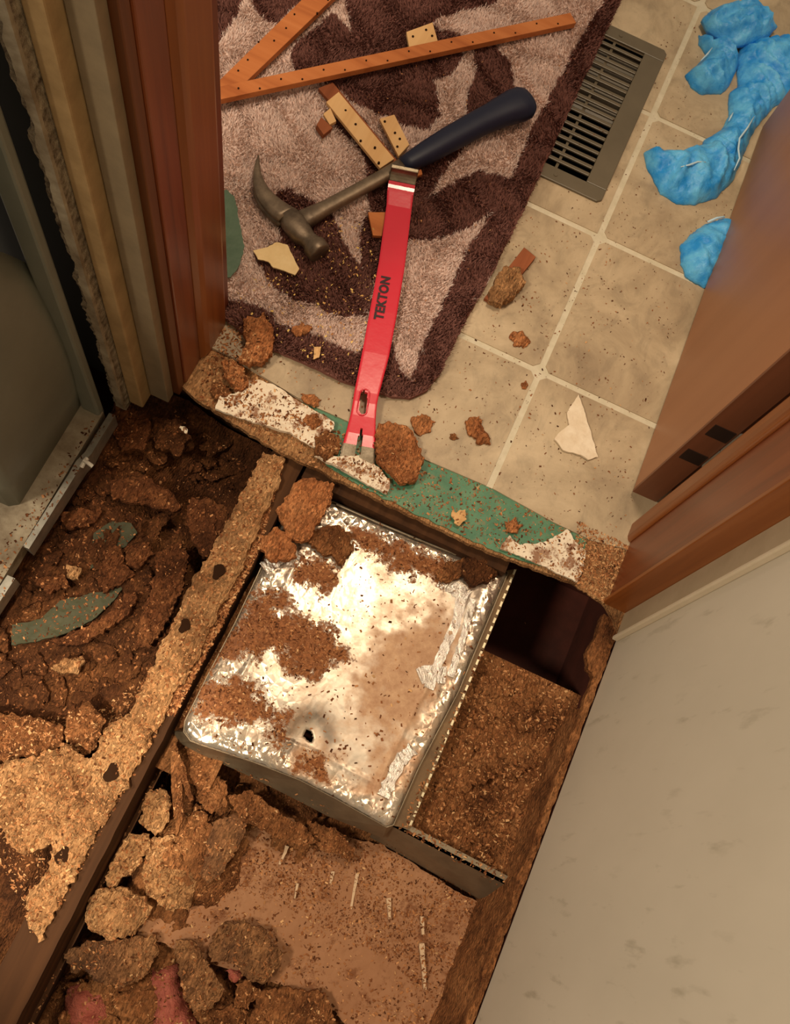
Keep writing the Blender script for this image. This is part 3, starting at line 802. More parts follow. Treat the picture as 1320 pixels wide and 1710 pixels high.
sx = Lt / wid; sy = .0128 / hgt; tv[:, 0] -= (tv[:, 0].max() + tv[:, 0].min()) / 2; tv[:, 1] -= (tv[:, 1].max() + tv[:, 1].min()) / 2
mid = (la_ + lb_) / 2
V = [tuple(mid + tx * p[0] * sx + ty * p[1] * sy + np.array([0, 0, .0004])) for p in tv]
mesh('lettering', V, tf, m_letter, BAR)

# ------------------------------------------------------------------ blue gloves
def mat_glove():
    n = NT('blue_nitrile'); v = n.mapn()
    c = n.ramp(n.noise(45, v, 3, .5), [(.35, S(36, 146, 222)), (.65, S(100, 190, 240))])
    n.bump(n.noise(110, v, 4, .6, 1.2), .45, .003)
    n.set(c, .42, 0, .45)
    try: n.b.inputs['Subsurface Weight'].default_value = .12; n.b.inputs['Subsurface Radius'].default_value = (.004, .01, .02); n.b.inputs['Subsurface Scale'].default_value = .3
    except Exception: pass
    return n.m
m_glove = mat_glove()
def lobe(name, poly, z, h, parent, seed, edge=.010, fold=.006, dirx=(1, 0)):
    def zf(x, y, d):
        base = h * (1 - np.exp(-d / edge))
        r = np.array([ (1 - abs(noise.noise(Vector(((a * dirx[0] + b * dirx[1]) * 55 + seed, (-a * dirx[1] + b * dirx[0]) * 22, seed))) * 2)) + .5 * (1 - abs(noise.noise(Vector((a * 110, b * 110 + seed, seed))) * 2)) for a, b in zip(x, y)])
        return base + fold * (r - .9) * (1 - np.exp(-d / .006))
    return slab(name, poly, z, .0015 + z - .001 if z < .004 else .006, m_glove, parent, .0032, 0, .0012, 0, zf=zf, smooth=True)
cg = (3.2875, 1000, 0)
G1 = thing('disposable_glove', P(1240, 180, 0), 'crumpled blue disposable gloves in a large heap at top right', 'glove')
def GP(pts, z): return W(pts, z, cg)
def glove_mesh(name, lobes, parent):
    for i, (pts, z, h, e, fo, dr) in enumerate(lobes):
        lobe(name, GP(pts, z + h * .5), z, h, parent, i * 7.3 + 1, e, fo, dr)
glove_mesh('glove_fold', [
    ([(800, 230), (880, 190), (1060, 160), (1160, 200), (1160, 440), (980, 560), (880, 680), (830, 800), (790, 900), (720, 960), (640, 900), (580, 850), (600, 740), (700, 680), (740, 600), (740, 480), (790, 440), (780, 300)], .004, .026, .012, .010, (.5, .86)),
    ([(275, 790), (330, 765), (430, 800), (560, 760), (640, 740), (760, 760), (800, 860), (770, 950), (680, 1040), (560, 1080), (460, 1075), (370, 1020), (330, 940), (290, 870)], .003, .036, .014, .009, (1, .2)),
    ([(575, 150), (640, 190), (700, 170), (780, 250), (790, 330), (740, 440), (700, 470), (590, 475), (540, 440), (500, 370), (560, 320), (620, 260), (580, 200)], .004, .030, .010, .010, (.3, 1)),
    ([(590, 70), (640, 20), (700, 0), (850, -30), (960, 50), (1005, 110), (960, 160), (880, 200), (780, 215), (700, 180), (620, 130)], .016, .026, .010, .010, (1, -.3)),
], G1)
m_cuff = NT('cuff_highlight').set(S(190, 220, 232), .4)  # rolled cuff beads, light reflected off them put into the pale colour
def gz(pts, z): return [tuple(P(x / 3.2875 + 1000, y / 3.2875, z)) for x, y in pts]
for pts, z in (([(452, 916), (500, 905), (545, 888), (590, 890)], .036), ([(855, 640), (820, 700), (775, 760), (768, 820), (775, 870), (745, 935)], .036), ([(740, 618), (728, 640), (715, 665)], .018), ([(625, 262), (600, 295), (560, 335)], .026)):
    v, f = tube_vf(gz(pts, z), [.0006] + [.0014] * (len(pts) - 2) + [.0006], 7); mesh('rolled_cuff', v, f, m_cuff, G1, True)
G2 = thing('disposable_glove', P(1180, 415, 0), 'second blue disposable glove half hidden behind the open door', 'glove')
lobe('glove_body', GP([(465, 1330), (520, 1270), (600, 1210), (700, 1180), (790, 1200), (760, 1330), (700, 1450), (600, 1560), (565, 1540), (500, 1500), (470, 1430)], .012), .003, .024, G2, 33., .012, .005, (.4, 1))
v, f = tube_vf(gz([(600, 1218), (650, 1196), (692, 1190)], .016), .0015, 7); mesh('rolled_cuff', v, f, m_cuff, G2, True)

# ------------------------------------------------------------------ the opened floor: debris beds
def gauss(x, y, cx, cy, r, a): return a * np.exp(-((x - cx) ** 2 + (y - cy) ** 2) / (r * r))
def bed(name, x0, x1, y0, y1, zfun, mat, label, step=.0035, amp=.010, seed=0., cut=None, edge_y=9.):
    nx = int((x1 - x0) / step) + 1; ny = int((y1 - y0) / step) + 1
    gx, gy = np.meshgrid(np.linspace(x0, x1, nx), np.linspace(y0, y1, ny)); fx, fy = gx.ravel(), gy.ravel()
    z = zfun(fx, fy)
    nn = np.array([1.5 * noise.noise(Vector((a * 11 + seed, b * 11, seed))) + abs(noise.noise(Vector((a * 30, b * 30 + seed, 2)))) * 1.2 + .45 * noise.noise(Vector((a * 85, b * 85, seed))) + .28 * noise.noise(Vector((a * 230, b * 230, seed))) for a, b in zip(fx, fy)])
    # cracked, plate-like terraces
    st = np.array([noise.noise(Vector((a * 19 + 40, b * 19 + seed, 4))) for a, b in zip(fx, fy)])
    z = z + (amp * nn + amp * 1.5 * np.round(st * 4) / 4) * np.clip((edge_y - fy) / .03, 0, 1)
    idx = np.arange(nx * ny).reshape(ny, nx)
    q = np.stack([idx[:-1, :-1], idx[:-1, 1:], idx[1:, 1:], idx[1:, :-1]], -1).reshape(-1, 4)
    if cut is not None:
        cxm = fx[q].mean(1); cym = fy[q].mean(1); q = q[~inside(cxm, cym, cut)]
    o = fast_mesh(name, np.column_stack([fx, fy, z]), q, mat)
    tag(o, label, 'rubble', kind='stuff'); return o
def zleft(x, y):
    z = np.full(x.shape, -.078)
    z += gauss(x, y, -.30, -.30, .085, -.085) + gauss(x, y, -.44, -.30, .05, .02) + gauss(x, y, -.36, -.43, .07, .012)
    z += np.clip((-.60 - y) / .15, 0, 1) * .030
    z += np.clip((x + .285) / .02, 0, 1) * -.02
    return z
def zfront(x, y):
    z = np.full(x.shape, -.150)
    z += np.clip((-.185 - x) / .02, 0, 1) * -.05
    z += gauss(x, y, -.13, -.74, .07, .035) + gauss(x, y, -.02, -.64, .05, .02) + gauss(x, y, -.15, -.69, .055, .030)
    return z
def zright(x, y):
    return -.082 + gauss(x, y, .17, -.52, .05, -.006) + 0 * x
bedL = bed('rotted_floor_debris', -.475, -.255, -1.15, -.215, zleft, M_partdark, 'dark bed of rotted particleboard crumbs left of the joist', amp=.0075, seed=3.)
bedF = bed('rotted_floor_debris', -.236, .224, -1.15, -.585, zfront, M_part, 'brown crumbled particleboard bed in front of the foil duct', amp=.0065, seed=11.)
bedR = bed('rotted_floor_debris', .045, .224, -.64, -.346, zright, M_part, 'crumbled particleboard bed between the duct and the right wall', amp=.0034, seed=23., edge_y=-.350, cut=W([(600, 1366), (640, 1384), (876, 1504), (1000, 1570), (900, 1900), (400, 1700)], -.078))
bedG = bed('rotted_floor_debris', -.236, -.150, -.64, -.235, lambda x, y: -.088 + (x + .2) * .25, M_part, 'particleboard crumbs filling the gap between joist and duct', amp=.006, seed=31.)
# panel edge at the dark opening, and the dark space below
v, f = box_vf(.050, .222, -.362, -.346, -.16, -.083); o = mesh('panel_edge', v, f, M_partdark); tag(o, 'particleboard panel end at the dark opening', kind='structure')
v, f = join([box_vf(.045, .24, -.42, -.16, -.26, -.245), box_vf(.045, .24, -.165, -.155, -.345, -.021), box_vf(.236, .246, -.42, -.16, -.345, -.021), box_vf(.045, .053, -.42, -.16, -.345, -.10)])
hole = mesh('dark_cavity', v, f, M_hole); tag(hole, 'dark cavity under the floor at the right end of the doorway', kind='structure')
v, f = join([box_vf(-.60, .24, -1.60, -.16, -.40, -.385), box_vf(-.62, -.60, -1.6, -.16, -.4, -.02), box_vf(.2175, .2355, -1.6, -.166, -.384, -.0125), box_vf(-.6, .24, -1.62, -1.6, -.4, -.02), box_vf(-.6, .05, -.165, -.15, -.385, -.021)])
o = mesh('crawlspace', v, f, M_hole); tag(o, 'dark crawlspace boards below the opened floor', kind='structure')

# ------------------------------------------------------------------ joist
J = thing('floor_joist', (-.24, -.7, -.16), 'long wooden floor joist running through the opened floor', 'joist')
ys = np.arange(-1.20, -.235, .012); V = []; Fc = []
for y in ys:
    j = .0012 * noise.noise(Vector((y * 40, 0, 0)))
    V += [(-.262, y, -.0235 + j), (-.2195 + j, y, -.0235), (-.2195 + j, y, -.165), (-.262, y, -.165)]
for i in range(len(ys) - 1):
    for k in range(4): Fc.append((i * 4 + k, (i + 1) * 4 + k, (i + 1) * 4 + (k + 1) % 4, i * 4 + (k + 1) % 4))
Fc += [(0, 1, 2, 3), tuple((len(ys) - 1) * 4 + k for k in (3, 2, 1, 0))]
mesh('beam', V, Fc, M_joist, J)
zj = -.012
up = [(440, 753), (476, 765), (468, 800), (446, 853), (418, 915), (389, 980), (365, 1020), (347, 1062), (336, 1091), (304, 1139), (282, 1172), (262, 1224), (215, 1215), (226, 1165), (247, 1128), (263, 1093), (288, 1037), (313, 980), (345, 930), (367, 893), (390, 850)]
o = slab('particleboard_remnant', W(up, zj), zj, .012, M_partlight, None, .0035, .0010, .0032, .003)
tag(o, 'rough particleboard strip left on the joist beside the foil duct', 'particleboard')
lo = [(262, 1218), (230, 1274), (194, 1338), (142, 1430), (90, 1533), (66, 1572), (44, 1548), (41, 1500), (79, 1450), (86, 1412), (29, 1426), (0, 1386), (-60, 1370), (-60, 1290), (60, 1262), (110, 1240), (150, 1268), (172, 1222), (214, 1190)]
o = slab('particleboard_remnant', W(lo, zj), zj, .012, M_partlight, None, .0030, .0036, .0040, .003)
tag(o, 'broad pale particleboard sheet on the joist at lower left', 'particleboard')
for k, (x, y, s) in enumerate(((365, 955, 1.0), (308, 1045, .9), (186, 1290, 1.1), (104, 1428, 1.0))):
    p = P(x, y, zj + .0016); pts = [(p[0] + .0065 * s * math.cos(t_) * (1 + .3 * math.sin(3 * t_ + k)), p[1] + .010 * s * math.sin(t_)) for t_ in np.linspace(0, 2 * math.pi, 14, False)]
    o = slab('nail_head', pts, p[2] + .0020, .0035, M_nail, J, .003, .0004, .0004, .0012)
# lower side of the joist carries a fixing board
v, f = box_vf(-.2195, -.214, -1.2, -.60, -.165, -.125); mesh('ledger', v, f, M_joist, J)

# ------------------------------------------------------------------ foil covered duct
ZD = -.040
DUCT = thing('foil_duct_box', (-.07, -.43, -.12), 'shiny foil-taped duct box sprinkled with rust-brown debris', 'duct')
top_px = [(492, 822), (560, 838), (700, 900), (850, 955), (812, 1046), (767, 1155), (700, 1283), (658, 1378), (646, 1382), (560, 1334), (502, 1304), (420, 1272), (340, 1246), (318, 1238), (306, 1222), (308, 1204), (345, 1130), (392, 1040), (440, 938)]
top = W(top_px, ZD)
dirt_px = [
 [(300 + x / 3.3, 760 + y / 3.3) for x, y in ((400, 760), (560, 720), (610, 770), (560, 860), (640, 870), (760, 930), (860, 930), (900, 1040), (960, 1130), (860, 1160), (700, 1240), (590, 1230), (560, 1100), (500, 1080), (430, 1150), (330, 1100), (230, 1130), (150, 1200), (240, 1000), (330, 880))],
 [(300 + x / 3.3, 760 + y / 3.3) for x, y in ((600, 600), (760, 530), (880, 600), (860, 720), (780, 770), (700, 720), (620, 680))],
 [(300 + x / 3.3, 760 + y / 3.3) for x, y in ((960, 400), (1120, 420), (1200, 560), (1300, 620), (1320, 700), (1180, 640), (1040, 540), (950, 500))],
 [(640, 1060), (740, 1010), (765, 1060), (740, 1150), (700, 1220), (650, 1230), (590, 1180), (610, 1110)],
 [(640, 1230), (700, 1220), (690, 1310), (640, 1340), (600, 1320)],
 [(330, 1130), (420, 1130), (470, 1200), (400, 1215), (320, 1195)],
 [(455, 1180), (485, 1190), (480, 1250), (450, 1240)], [(505, 1248), (560, 1262), (540, 1300), (490, 1290)],
 [(660, 900), (760, 940), (740, 980), (640, 930)]]
dirt_w = [W(d, ZD) for d in dirt_px]
dirt_heavy = [dirt_w[i] for i in (0, 1, 2, 5, 6, 7, 8)]; dirt_film = [dirt_w[i] for i in (3, 4, 7)]
def dirtv(x, y):
    s = np.full(x.shape, -1.0)
    for d in dirt_heavy: s = np.maximum(s, sdist(x, y, d))
    n1 = np.array([.011 * fbm(a, b, 60, 3., 4) for a, b in zip(x, y)])
    v_ = np.clip((s + n1 * 1.3) / .024 + .42, 0, 1)
    c = np.zeros((len(x), 4)); c[:, 0] = v_; c[:, 3] = 1
    s2 = np.full(x.shape, -1.0)
    for d in dirt_film: s2 = np.maximum(s2, sdist(x, y, d))
    c[:, 2] = np.clip((s2 + n1 * 1.6) / .03 + .45, 0, 1)
    # grey scorch ring round the puncture
    pc = P(516, 1228, ZD); r = np.hypot(x - pc[0], y - pc[1])
    rn = np.array([.006 * fbm(a, b, 90, 8., 3) for a, b in zip(x, y)])
    c[:, 1] = np.exp(-((r + rn - .024) / .010) ** 2)
    c[:, 0] *= np.clip((r - .022) / .006, 0, 1)
    return c
def duct_z(x, y, d):
    r = np.array([abs(noise.noise(Vector((a * 60 + b * 25, b * 60, 1.)))) + .6 * abs(noise.noise(Vector((a * 150, b * 150, 5.)))) for a, b in zip(x, y)])
    edge = np.exp(-np.abs(d - .018) / .012)             # crinkled tape band round the rim
    wr = -.0028 * r * (0.05 + edge)
    seam = .0011 * (np.abs(d - .036) < .0022)
    pc = P(516, 1228, ZD); rr = np.hypot(x - pc[0], y - pc[1])
    dent = -.0035 * np.exp(-(rr / .022) ** 2)
    br = .0018 * np.sin((x + .09) * 22) * np.sin((y + .44) * 14)
    return wr + seam + dent + br - .006 * np.exp(-d / .003)
def mat_foil():
    n = NT('crinkled_foil'); v = n.mapn()
    a = n.t.nodes.new('ShaderNodeAttribute'); a.attribute_name = 'col'
    sp = n.t.nodes.new('ShaderNodeSeparateColor'); n.l(a.outputs['Color'], sp.inputs[0])
    a2 = n.t.nodes.new('ShaderNodeAttribute'); a2.attribute_name = 'crinkle'; sp2 = n.t.nodes.new('ShaderNodeSeparateColor'); n.l(a2.outputs['Color'], sp2.inputs[0])
    fine = n.noise(190, v, 7, .8)
    dm = n.math('ADD', n.math('MULTIPLY', sp.outputs[0], .42), fine)
    dirt = n.ramp(dm, [(.665, K(0)), (.78, K(1))])
    film = n.ramp(n.math('ADD', n.math('MULTIPLY', sp.outputs[2], .45), n.noise(24, v, 7, .8)), [(.44, K(0)), (.90, K(.8))])
    col = n.mix(sp.outputs[1], S(196, 184, 166), S(128, 116, 102))
    col = n.mix(film, col, n.ramp(n.noise(60, v, 6, .75), [(.35, S(168, 116, 72)), (.65, S(206, 164, 122))]))
    brown = n.ramp(n.noise(240, v, 4, .7), [(.3, S(96, 56, 30)), (.7, S(168, 108, 64))])
    col = n.mix(dirt, col, brown)
    mt = n.math('SUBTRACT', .80, n.math('ADD', n.math('MULTIPLY', dirt, .92), n.math('MULTIPLY', film, .55)), True)
    ro = n.math('ADD', n.math('SUBTRACT', .38, n.math('MULTIPLY', sp2.outputs[0], .22)), n.math('ADD', n.math('MULTIPLY', dirt, .6), n.math('MULTIPLY', film, .35)), True)
    cr = n.math('MULTIPLY', n.vor(95, n.mapn((1, .7, 1)), 'DISTANCE_TO_EDGE'), sp2.outputs[0])
    h = n.math('ADD', n.math('MULTIPLY', n.noise(26, v, 3, .5, .6), .5), n.math('ADD', n.math('MULTIPLY', dirt, .12), n.math('MULTIPLY', cr, 1.3)))
    n.bump(h, .42, .0034)
    return n.set(col, ro, mt, .5)
M_foil = mat_foil()
def add_crinkle(o, poly):
    co = np.array([(o.matrix_world @ v.co)[:2] for v in o.data.vertices]); co = co + 0
    wl = np.array(wloc(o))[:2]; co = np.array([(v.co.x + wl[0], v.co.y + wl[1]) for v in o.data.vertices])
    d = np.maximum(sdist(co[:, 0], co[:, 1], poly), 0)
    k_ = np.exp(-(np.maximum(d - .010, 0) / .014) ** 2) * .85 + .34 * np.clip((-.06 - co[:, 0]) / .06, 0, 1) + .05
    k_ = np.minimum(k_, 1)
    c = np.ones((len(co), 4), dtype=np.float32); c[:, 0] = k_
    at_ = o.data.color_attributes.new('crinkle', 'FLOAT_COLOR', 'POINT'); at_.data.foreach_set('color', c.ravel())
hp = W([(508, 1222), (514, 1217), (520, 1221), (523, 1228), (524, 1236), (519, 1239), (512, 1236), (509, 1229)], ZD)
ft = slab('foil_top', top, ZD, .012, M_foil, DUCT, .0024, 0, .0006, zf=duct_z, smooth=True, hole=hp, cols=dirtv)
add_crinkle(ft, top)
m_duct = mat_plain('dull_sheet_metal', S(118, 104, 84), S(148, 134, 110), 30, .45, .12, .001, .5, .55)
m_ductdark = mat_plain('brown_metal_side', S(92, 70, 46), S(124, 98, 66), 30, .5, .15, .001, .4, .4)
# body skirt: flared lower edge along the front, straight elsewhere
lowpx = {14: (289, 1221), 13: (299, 1240), 12: (328, 1256), 11: (412, 1294), 10: (486, 1331), 9: (550, 1364), 8: (640, 1400)}
ring_t = [P(x, y, ZD - .0035) for x, y in top_px]; ring_b = []
for i, (x, y) in enumerate(top_px):
    if i in lowpx: ring_b.append(np.array(P(*lowpx[i], -.085)))
    else:
        q_ = np.array(P(x, y, ZD)); q_[2] = -.115; ring_b.append(q_)
n_ = len(top_px); V = [tuple(p) for p in ring_t] + [tuple(p) for p in ring_b]
o = mesh('skirt', V, [(i, (i + 1) % n_, n_ + (i + 1) % n_, n_ + i) for i in range(n_)], m_duct, DUCT)
mo = o.modifiers.new('s', 'SOLIDIFY'); mo.thickness = .001
# perforated flange along the right side
a0, a1 = np.array(P(864, 950, -.05)), np.array(P(686, 1384, -.05)); b0, b1 = np.array(P(848, 952, -.05)), np.array(P(652, 1378, -.05))
V = [tuple(p) for p in (b0, a0, a1, b1)]; V += [(x, y, z - .003) for x, y, z in V]
mesh('flange', V, [(3, 2, 1, 0), (4, 5, 6, 7), (0, 1, 5, 4), (1, 2, 6, 5), (2, 3, 7, 6), (3, 0, 4, 7)], m_ductdark, DUCT)
m_stitch = mat_plain('bright_flange_tab', S(200, 186, 150), S(224, 212, 178), 60, .4, .1, .001, .5, .5)
du = (a1 - a0); Lf = np.linalg.norm(du); du /= Lf; sd_ = np.cross([0, 0, 1], du)
NTB = 30
for k in range(NTB):
    c = a0 + du * (Lf * (k + .5) / NTB) + sd_ * (.002 if sd_[0] < 0 else -.002)
    hl = Lf / NTB * .30
    r4 = [c - du * hl - sd_ * .0013, c + du * hl - sd_ * .0013, c + du * hl + sd_ * .0013, c - du * hl + sd_ * .0013]
    V = [tuple(p + np.array([0, 0, .0012])) for p in r4] + [tuple(p) for p in r4]
    mesh('flange_tab', V, [(0, 1, 2, 3), (7, 6, 5, 4), (0, 4, 5, 1), (1, 5, 6, 2), (2, 6, 7, 3), (3, 7, 4, 0)], m_stitch, DUCT)
# bright folded rim on the far side
v, f = tube_vf([tuple(P(562, 842, ZD + .001)), tuple(P(630, 872, ZD + .001)), tuple(P(700, 901, ZD + .001)), tuple(P(762, 926, ZD + .001))], .0018, 8); mesh('folded_rim', v, f, m_bright, DUCT)
# wrinkled strips of tape
for pts, wd in (([(776, 975), (762, 1040), (735, 1100), (716, 1150)], .006), ([(790, 1000), (775, 1060), (752, 1130)], .004), ([(700, 1130), (715, 1124), (745, 1128)], .010), ([(735, 968), (758, 980), (780, 998)], .010), ([(640, 1330), (668, 1270), (690, 1250)], .007), ([(440, 950), (470, 930), (500, 938)], .008)):
    q_ = [np.array(P(x, y, ZD + .0004)) for x, y in pts]; V = []; Fc = []; K_ = 22
    for i in range(K_):
        t_ = i / (K_ - 1) * (len(q_) - 1); j = min(int(t_), len(q_) - 2); p = q_[j] * (1 - t_ + j) + q_[j + 1] * (t_ - j)
        dd = q_[j + 1] - q_[j]; sd2 = np.array([-dd[1], dd[0], 0]); sd2 /= np.linalg.norm(sd2)
        w_ = wd * (1 + .5 * noise.noise(Vector((i * .9, wd * 900, 2))))
        for s_ in (-1, -.33, .33, 1): V.append(tuple(p + sd2 * w_ * s_ + np.array([0, 0, .0016 * noise.noise(Vector((i * 1.3, s_ * 3, wd * 700))) + .001])))
    for i in range(K_ - 1):
        for k in range(3): Fc.append((i * 4 + k, i * 4 + k + 1, (i + 1) * 4 + k + 1, (i + 1) * 4 + k))
    o = mesh('foil_tape', V, Fc, mat_plain('shiny_tape', S(220, 210, 196), S(244, 238, 228), 90, .18, .6, .002, .5, .95), DUCT)
    mo = o.modifiers.new('s', 'SOLIDIFY'); mo.thickness = .0004

# metal crossmember carrying on to the right wall
CM_ = thing('metal_crossmember', P(760, 1470, -.12), 'dull grey metal edge running from the duct corner to the right wall', 'metal edge')
u0, u1, l0, l1 = P(640, 1372, -.060), P(876, 1494, -.060), P(618, 1398, -.125), P(858, 1534, -.125)
V = [tuple(p) for p in (u0, u1, l1, l0)]; V2 = [(x, y + .004, z) for x, y, z in V]
mesh('web', V + V2, [(0, 1, 2, 3), (7, 6, 5, 4), (0, 4, 5, 1), (1, 5, 6, 2), (2, 6, 7, 3), (3, 7, 4, 0)], m_duct, CM_)
w0, w1 = u0 + np.array([0, .010, 0]), u1 + np.array([0, .010, 0]); V = [tuple(p) for p in (u0, u1, w1, w0)]; V2 = [(x, y, z - .0015) for x, y, z in V]
mesh('lip', V + V2, [(0, 1, 2, 3), (7, 6, 5, 4), (0, 4, 5, 1), (1, 5, 6, 2), (2, 6, 7, 3), (3, 7, 4, 0)], m_duct, CM_)

# ------------------------------------------------------------------ smooth brown belly board in front
bb = [(228, 1560), (262, 1500), (300, 1440), (420, 1385), (480, 1365), (560, 1392), (640, 1412), (760, 1486), (890, 1552), (875, 1640), (845, 1800), (660, 1780), (590, 1725), (560, 1690), (470, 1645), (330, 1600)]
BB = thing('belly_board', P(600, 1560, -.135), 'smooth tan belly board sheet partly buried in debris at bottom', 'board')
slab('sheet', W(bb, -.125), -.125, .006, M_cardboard, BB, .006, .0012, .002, zf=lambda x, y, d: .004 * np.sin(x * 30) * np.sin(y * 26))
m_streak = NT('white_drip_streak').set(S(206, 176, 140), .7)
for (xa, ya, xb, yb, wd) in ((480, 1413, 467, 1443, .0022), (556, 1455, 552, 1475, .0022), (597, 1457, 586, 1518, .0020), (649, 1500, 651, 1536, .0026), (705, 1530, 706, 1560, .0024), (704, 1575, 710, 1652, .0030), (497, 1475, 492, 1500, .0016)):
    A_, B_ = P(xa, ya, -.122), P(xb, yb, -.122); dd = B_ - A_; sd2 = np.array([-dd[1], dd[0], 0]); sd2 /= np.linalg.norm(sd2)
    o = slab('streak', [tuple((A_ + sd2 * wd)[:2]), tuple((A_ - sd2 * wd)[:2]), tuple((B_ - sd2 * wd * .5)[:2]), tuple((B_ + sd2 * wd * .5)[:2])], -.119, .005, m_streak, BB, .004, .0002, .0008)

M_greendull = mat_plain('dull_green_vinyl', S(74, 96, 74), S(90, 112, 88), 40, .6, .2)
# ------------------------------------------------------------------ white backing scraps, flakes, green patches
def scrap(name, px, z, th, mat, label, cat, c=None, **kw):
    o = slab(name, W(px, z, c), z, th, mat, None, kw.pop('step', .0035), kw.pop('rough', .0008), kw.pop('jit', .0014), **kw)
    tag(o, label, cat); return o
c5 = (3.07, 330, 380); cB = (3.143, 640, 700)
wavy = lambda a: (lambda x, y, d: a * (1 - np.cos(x * 70 + y * 40)) * np.exp(-d / .02))
scrap('torn_backing', [(120, 860), (190, 850), (260, 785), (330, 790), (450, 840), (600, 940), (700, 1000), (700, 1040), (650, 1080), (600, 1130), (480, 1060), (330, 1010), (200, 970), (90, 930)], .004, .0030, M_paper, 'torn white flooring backing scrap at the left end of the doorway', 'backing scrap', c5, rough=.0018, zf=wavy(.002))
scrap('torn_backing', [(600, 1170), (720, 1180), (830, 1170), (930, 1230), (990, 1310), (970, 1365), (860, 1310), (740, 1240), (650, 1200)], .0045, .0040, M_paper, 'torn white backing scrap just below the tip of the pry bar', 'backing scrap', c5, rough=.0012, zf=wavy(.002))
scrap('torn_backing', [(615, 680), (665, 610), (720, 660), (800, 655), (880, 630), (970, 575), (1010, 640), (1065, 690), (1055, 760), (1020, 855), (900, 800), (760, 735)], .003, .0030, M_paper, 'torn white backing scrap at the right end of the green strip', 'backing scrap', cB)
scrap('vinyl_flake', [(x / 3.5625 + 350, y / 3.5625) for x, y in ((260, 1490), (345, 1470), (400, 1440), (465, 1455), (500, 1530), (535, 1600), (510, 1635), (440, 1610), (380, 1590), (350, 1555), (290, 1540))], .0215, .0020, M_creamflake, 'curled cream yellow vinyl flake beside the hammer head', 'flake', rough=.0004, jit=.0008)
scrap('vinyl_flake', [(820, 855), (920, 1175), (870, 1190), (830, 1165), (740, 1140), (695, 1085), (710, 1060), (770, 1010), (760, 950), (790, 900)], .0045, .0022, M_whiteflake, 'pointed white vinyl flake on the tiles near the door', 'flake', (3.07, 700, 380), rough=.0005, jit=.0010)
scrap('green_scrap', [(350, 330), (378, 316), (392, 330), (400, 370), (408, 410), (400, 445), (385, 462), (350, 470)], .0205, .0018, M_greendull, 'green vinyl scrap on the rug against the left jamb', 'flake', rough=.0004)
c8 = (3, 0, 560)
scrap('green_patch', [(470, 990), (560, 930), (660, 940), (690, 990), (620, 1060), (540, 1070), (520, 1150), (450, 1170)], -.060, .004, M_greendark, 'small dull green vinyl patch in the dark debris bay', 'flake', c8)
scrap('green_patch', [(200, 1420), (300, 1330), (480, 1290), (620, 1260), (560, 1340), (460, 1430), (330, 1490), (200, 1530), (60, 1550), (60, 1450)], -.062, .004, M_greendark, 'large dull green vinyl patch at far left of the debris bay', 'flake', c8)

# ------------------------------------------------------------------ particleboard chunks, one object each
CH = []
def chunk(px, z, th, mat, label, c=None, rough=.0027, drop=.003, slope=(0, 0), step=.0027, jit=.0034, name='particleboard_chunk'):
    o = slab(name, W(px, z, c), z, th, mat, None, step, rough, jit, drop, .004, slope=slope, rs=105)
    tag(o, label, 'chunk'); CH.append(o); return o
cA = (3.3, 300, 760)
chunk([(600, 200), (680, 130), (780, 150), (850, 170), (830, 260), (760, 370), (720, 460), (660, 470), (600, 430), (560, 350), (540, 300)], -.012, .013, M_partred, 'largest loose chunk on the far left corner of the foil duct', cA, slope=(.1, .12))
chunk([(450, 450), (540, 395), (600, 420), (640, 500), (650, 560), (560, 580), (480, 560), (440, 510)], -.018, .012, M_partred, 'round chunk bridging the joist gap and the duct corner', cA)
chunk([(760, 400), (850, 380), (940, 420), (960, 500), (900, 610), (860, 560), (760, 520), (700, 460)], -.027, .012, M_part, 'dark crumbly chunk behind the largest loose chunk on the duct', cA)
chunk([(590, 60), (700, 80), (800, 130), (700, 140), (640, 190), (580, 230), (560, 150)], -.045, .012, M_part, 'chunk wedged under the doorway edge beside the joist', cA)
chunk([(280, 800), (330, 760), (430, 720), (470, 760), (430, 800), (400, 830), (300, 860)], -.027, .011, M_part, 'left half of the reddish clump on the far edge of the duct', cB)
chunk([(430, 740), (520, 690), (590, 750), (600, 810), (550, 860), (460, 870), (410, 810)], -.022, .015, M_partdark, 'right half of the reddish clump on the far edge of the duct', cB)
chunk([(930, 1000), (1000, 980), (1080, 1020), (1130, 1080), (1170, 1190), (1130, 1290), (1040, 1310), (1000, 1250), (920, 1190), (915, 1100)], .018, .014, M_partred, 'big oval chunk lying just right of the pry bar tip', c5)
chunk([(240, 470), (340, 430), (390, 520), (385, 640), (330, 690), (260, 700), (210, 660), (250, 600)], .026, .014, M_partred, 'tall chunk on the rug edge beside the left jamb', c5)
chunk([(120, 680), (190, 670), (240, 720), (260, 800), (200, 830), (150, 780)], .014, .012, M_partred, 'chunk below the tall one at the foot of the left jamb', c5)
chunk([(75, 790), (150, 800), (170, 850), (100, 880), (70, 840)], .006, .010, M_part, 'small chunk at the bottom of the left jamb', c5)
chunk([(600, 1070), (680, 1030), (730, 1080), (720, 1150), (660, 1190), (600, 1150)], .012, .009, M_part, 'crumbly chunk touching the left prong of the pry bar', c5)
chunk([(560, 950), (610, 950), (640, 1000), (600, 1030), (550, 990)], .010, .006, M_partred, 'small chunk on the white scrap left of the pry bar', c5)
chunk([(1100, 970), (1160, 940), (1220, 990), (1200, 1040), (1150, 1060), (1110, 1030)], .007, .006, M_partred, 'flat crumb on the tile above the big oval chunk', c5)
chunk([(530, 840), (600, 850), (640, 880), (600, 920), (540, 880)], .006, .005, M_partred, 'thin crumb on the tile strip left of the pry bar', c5)
c6 = (3.07, 700, 380)
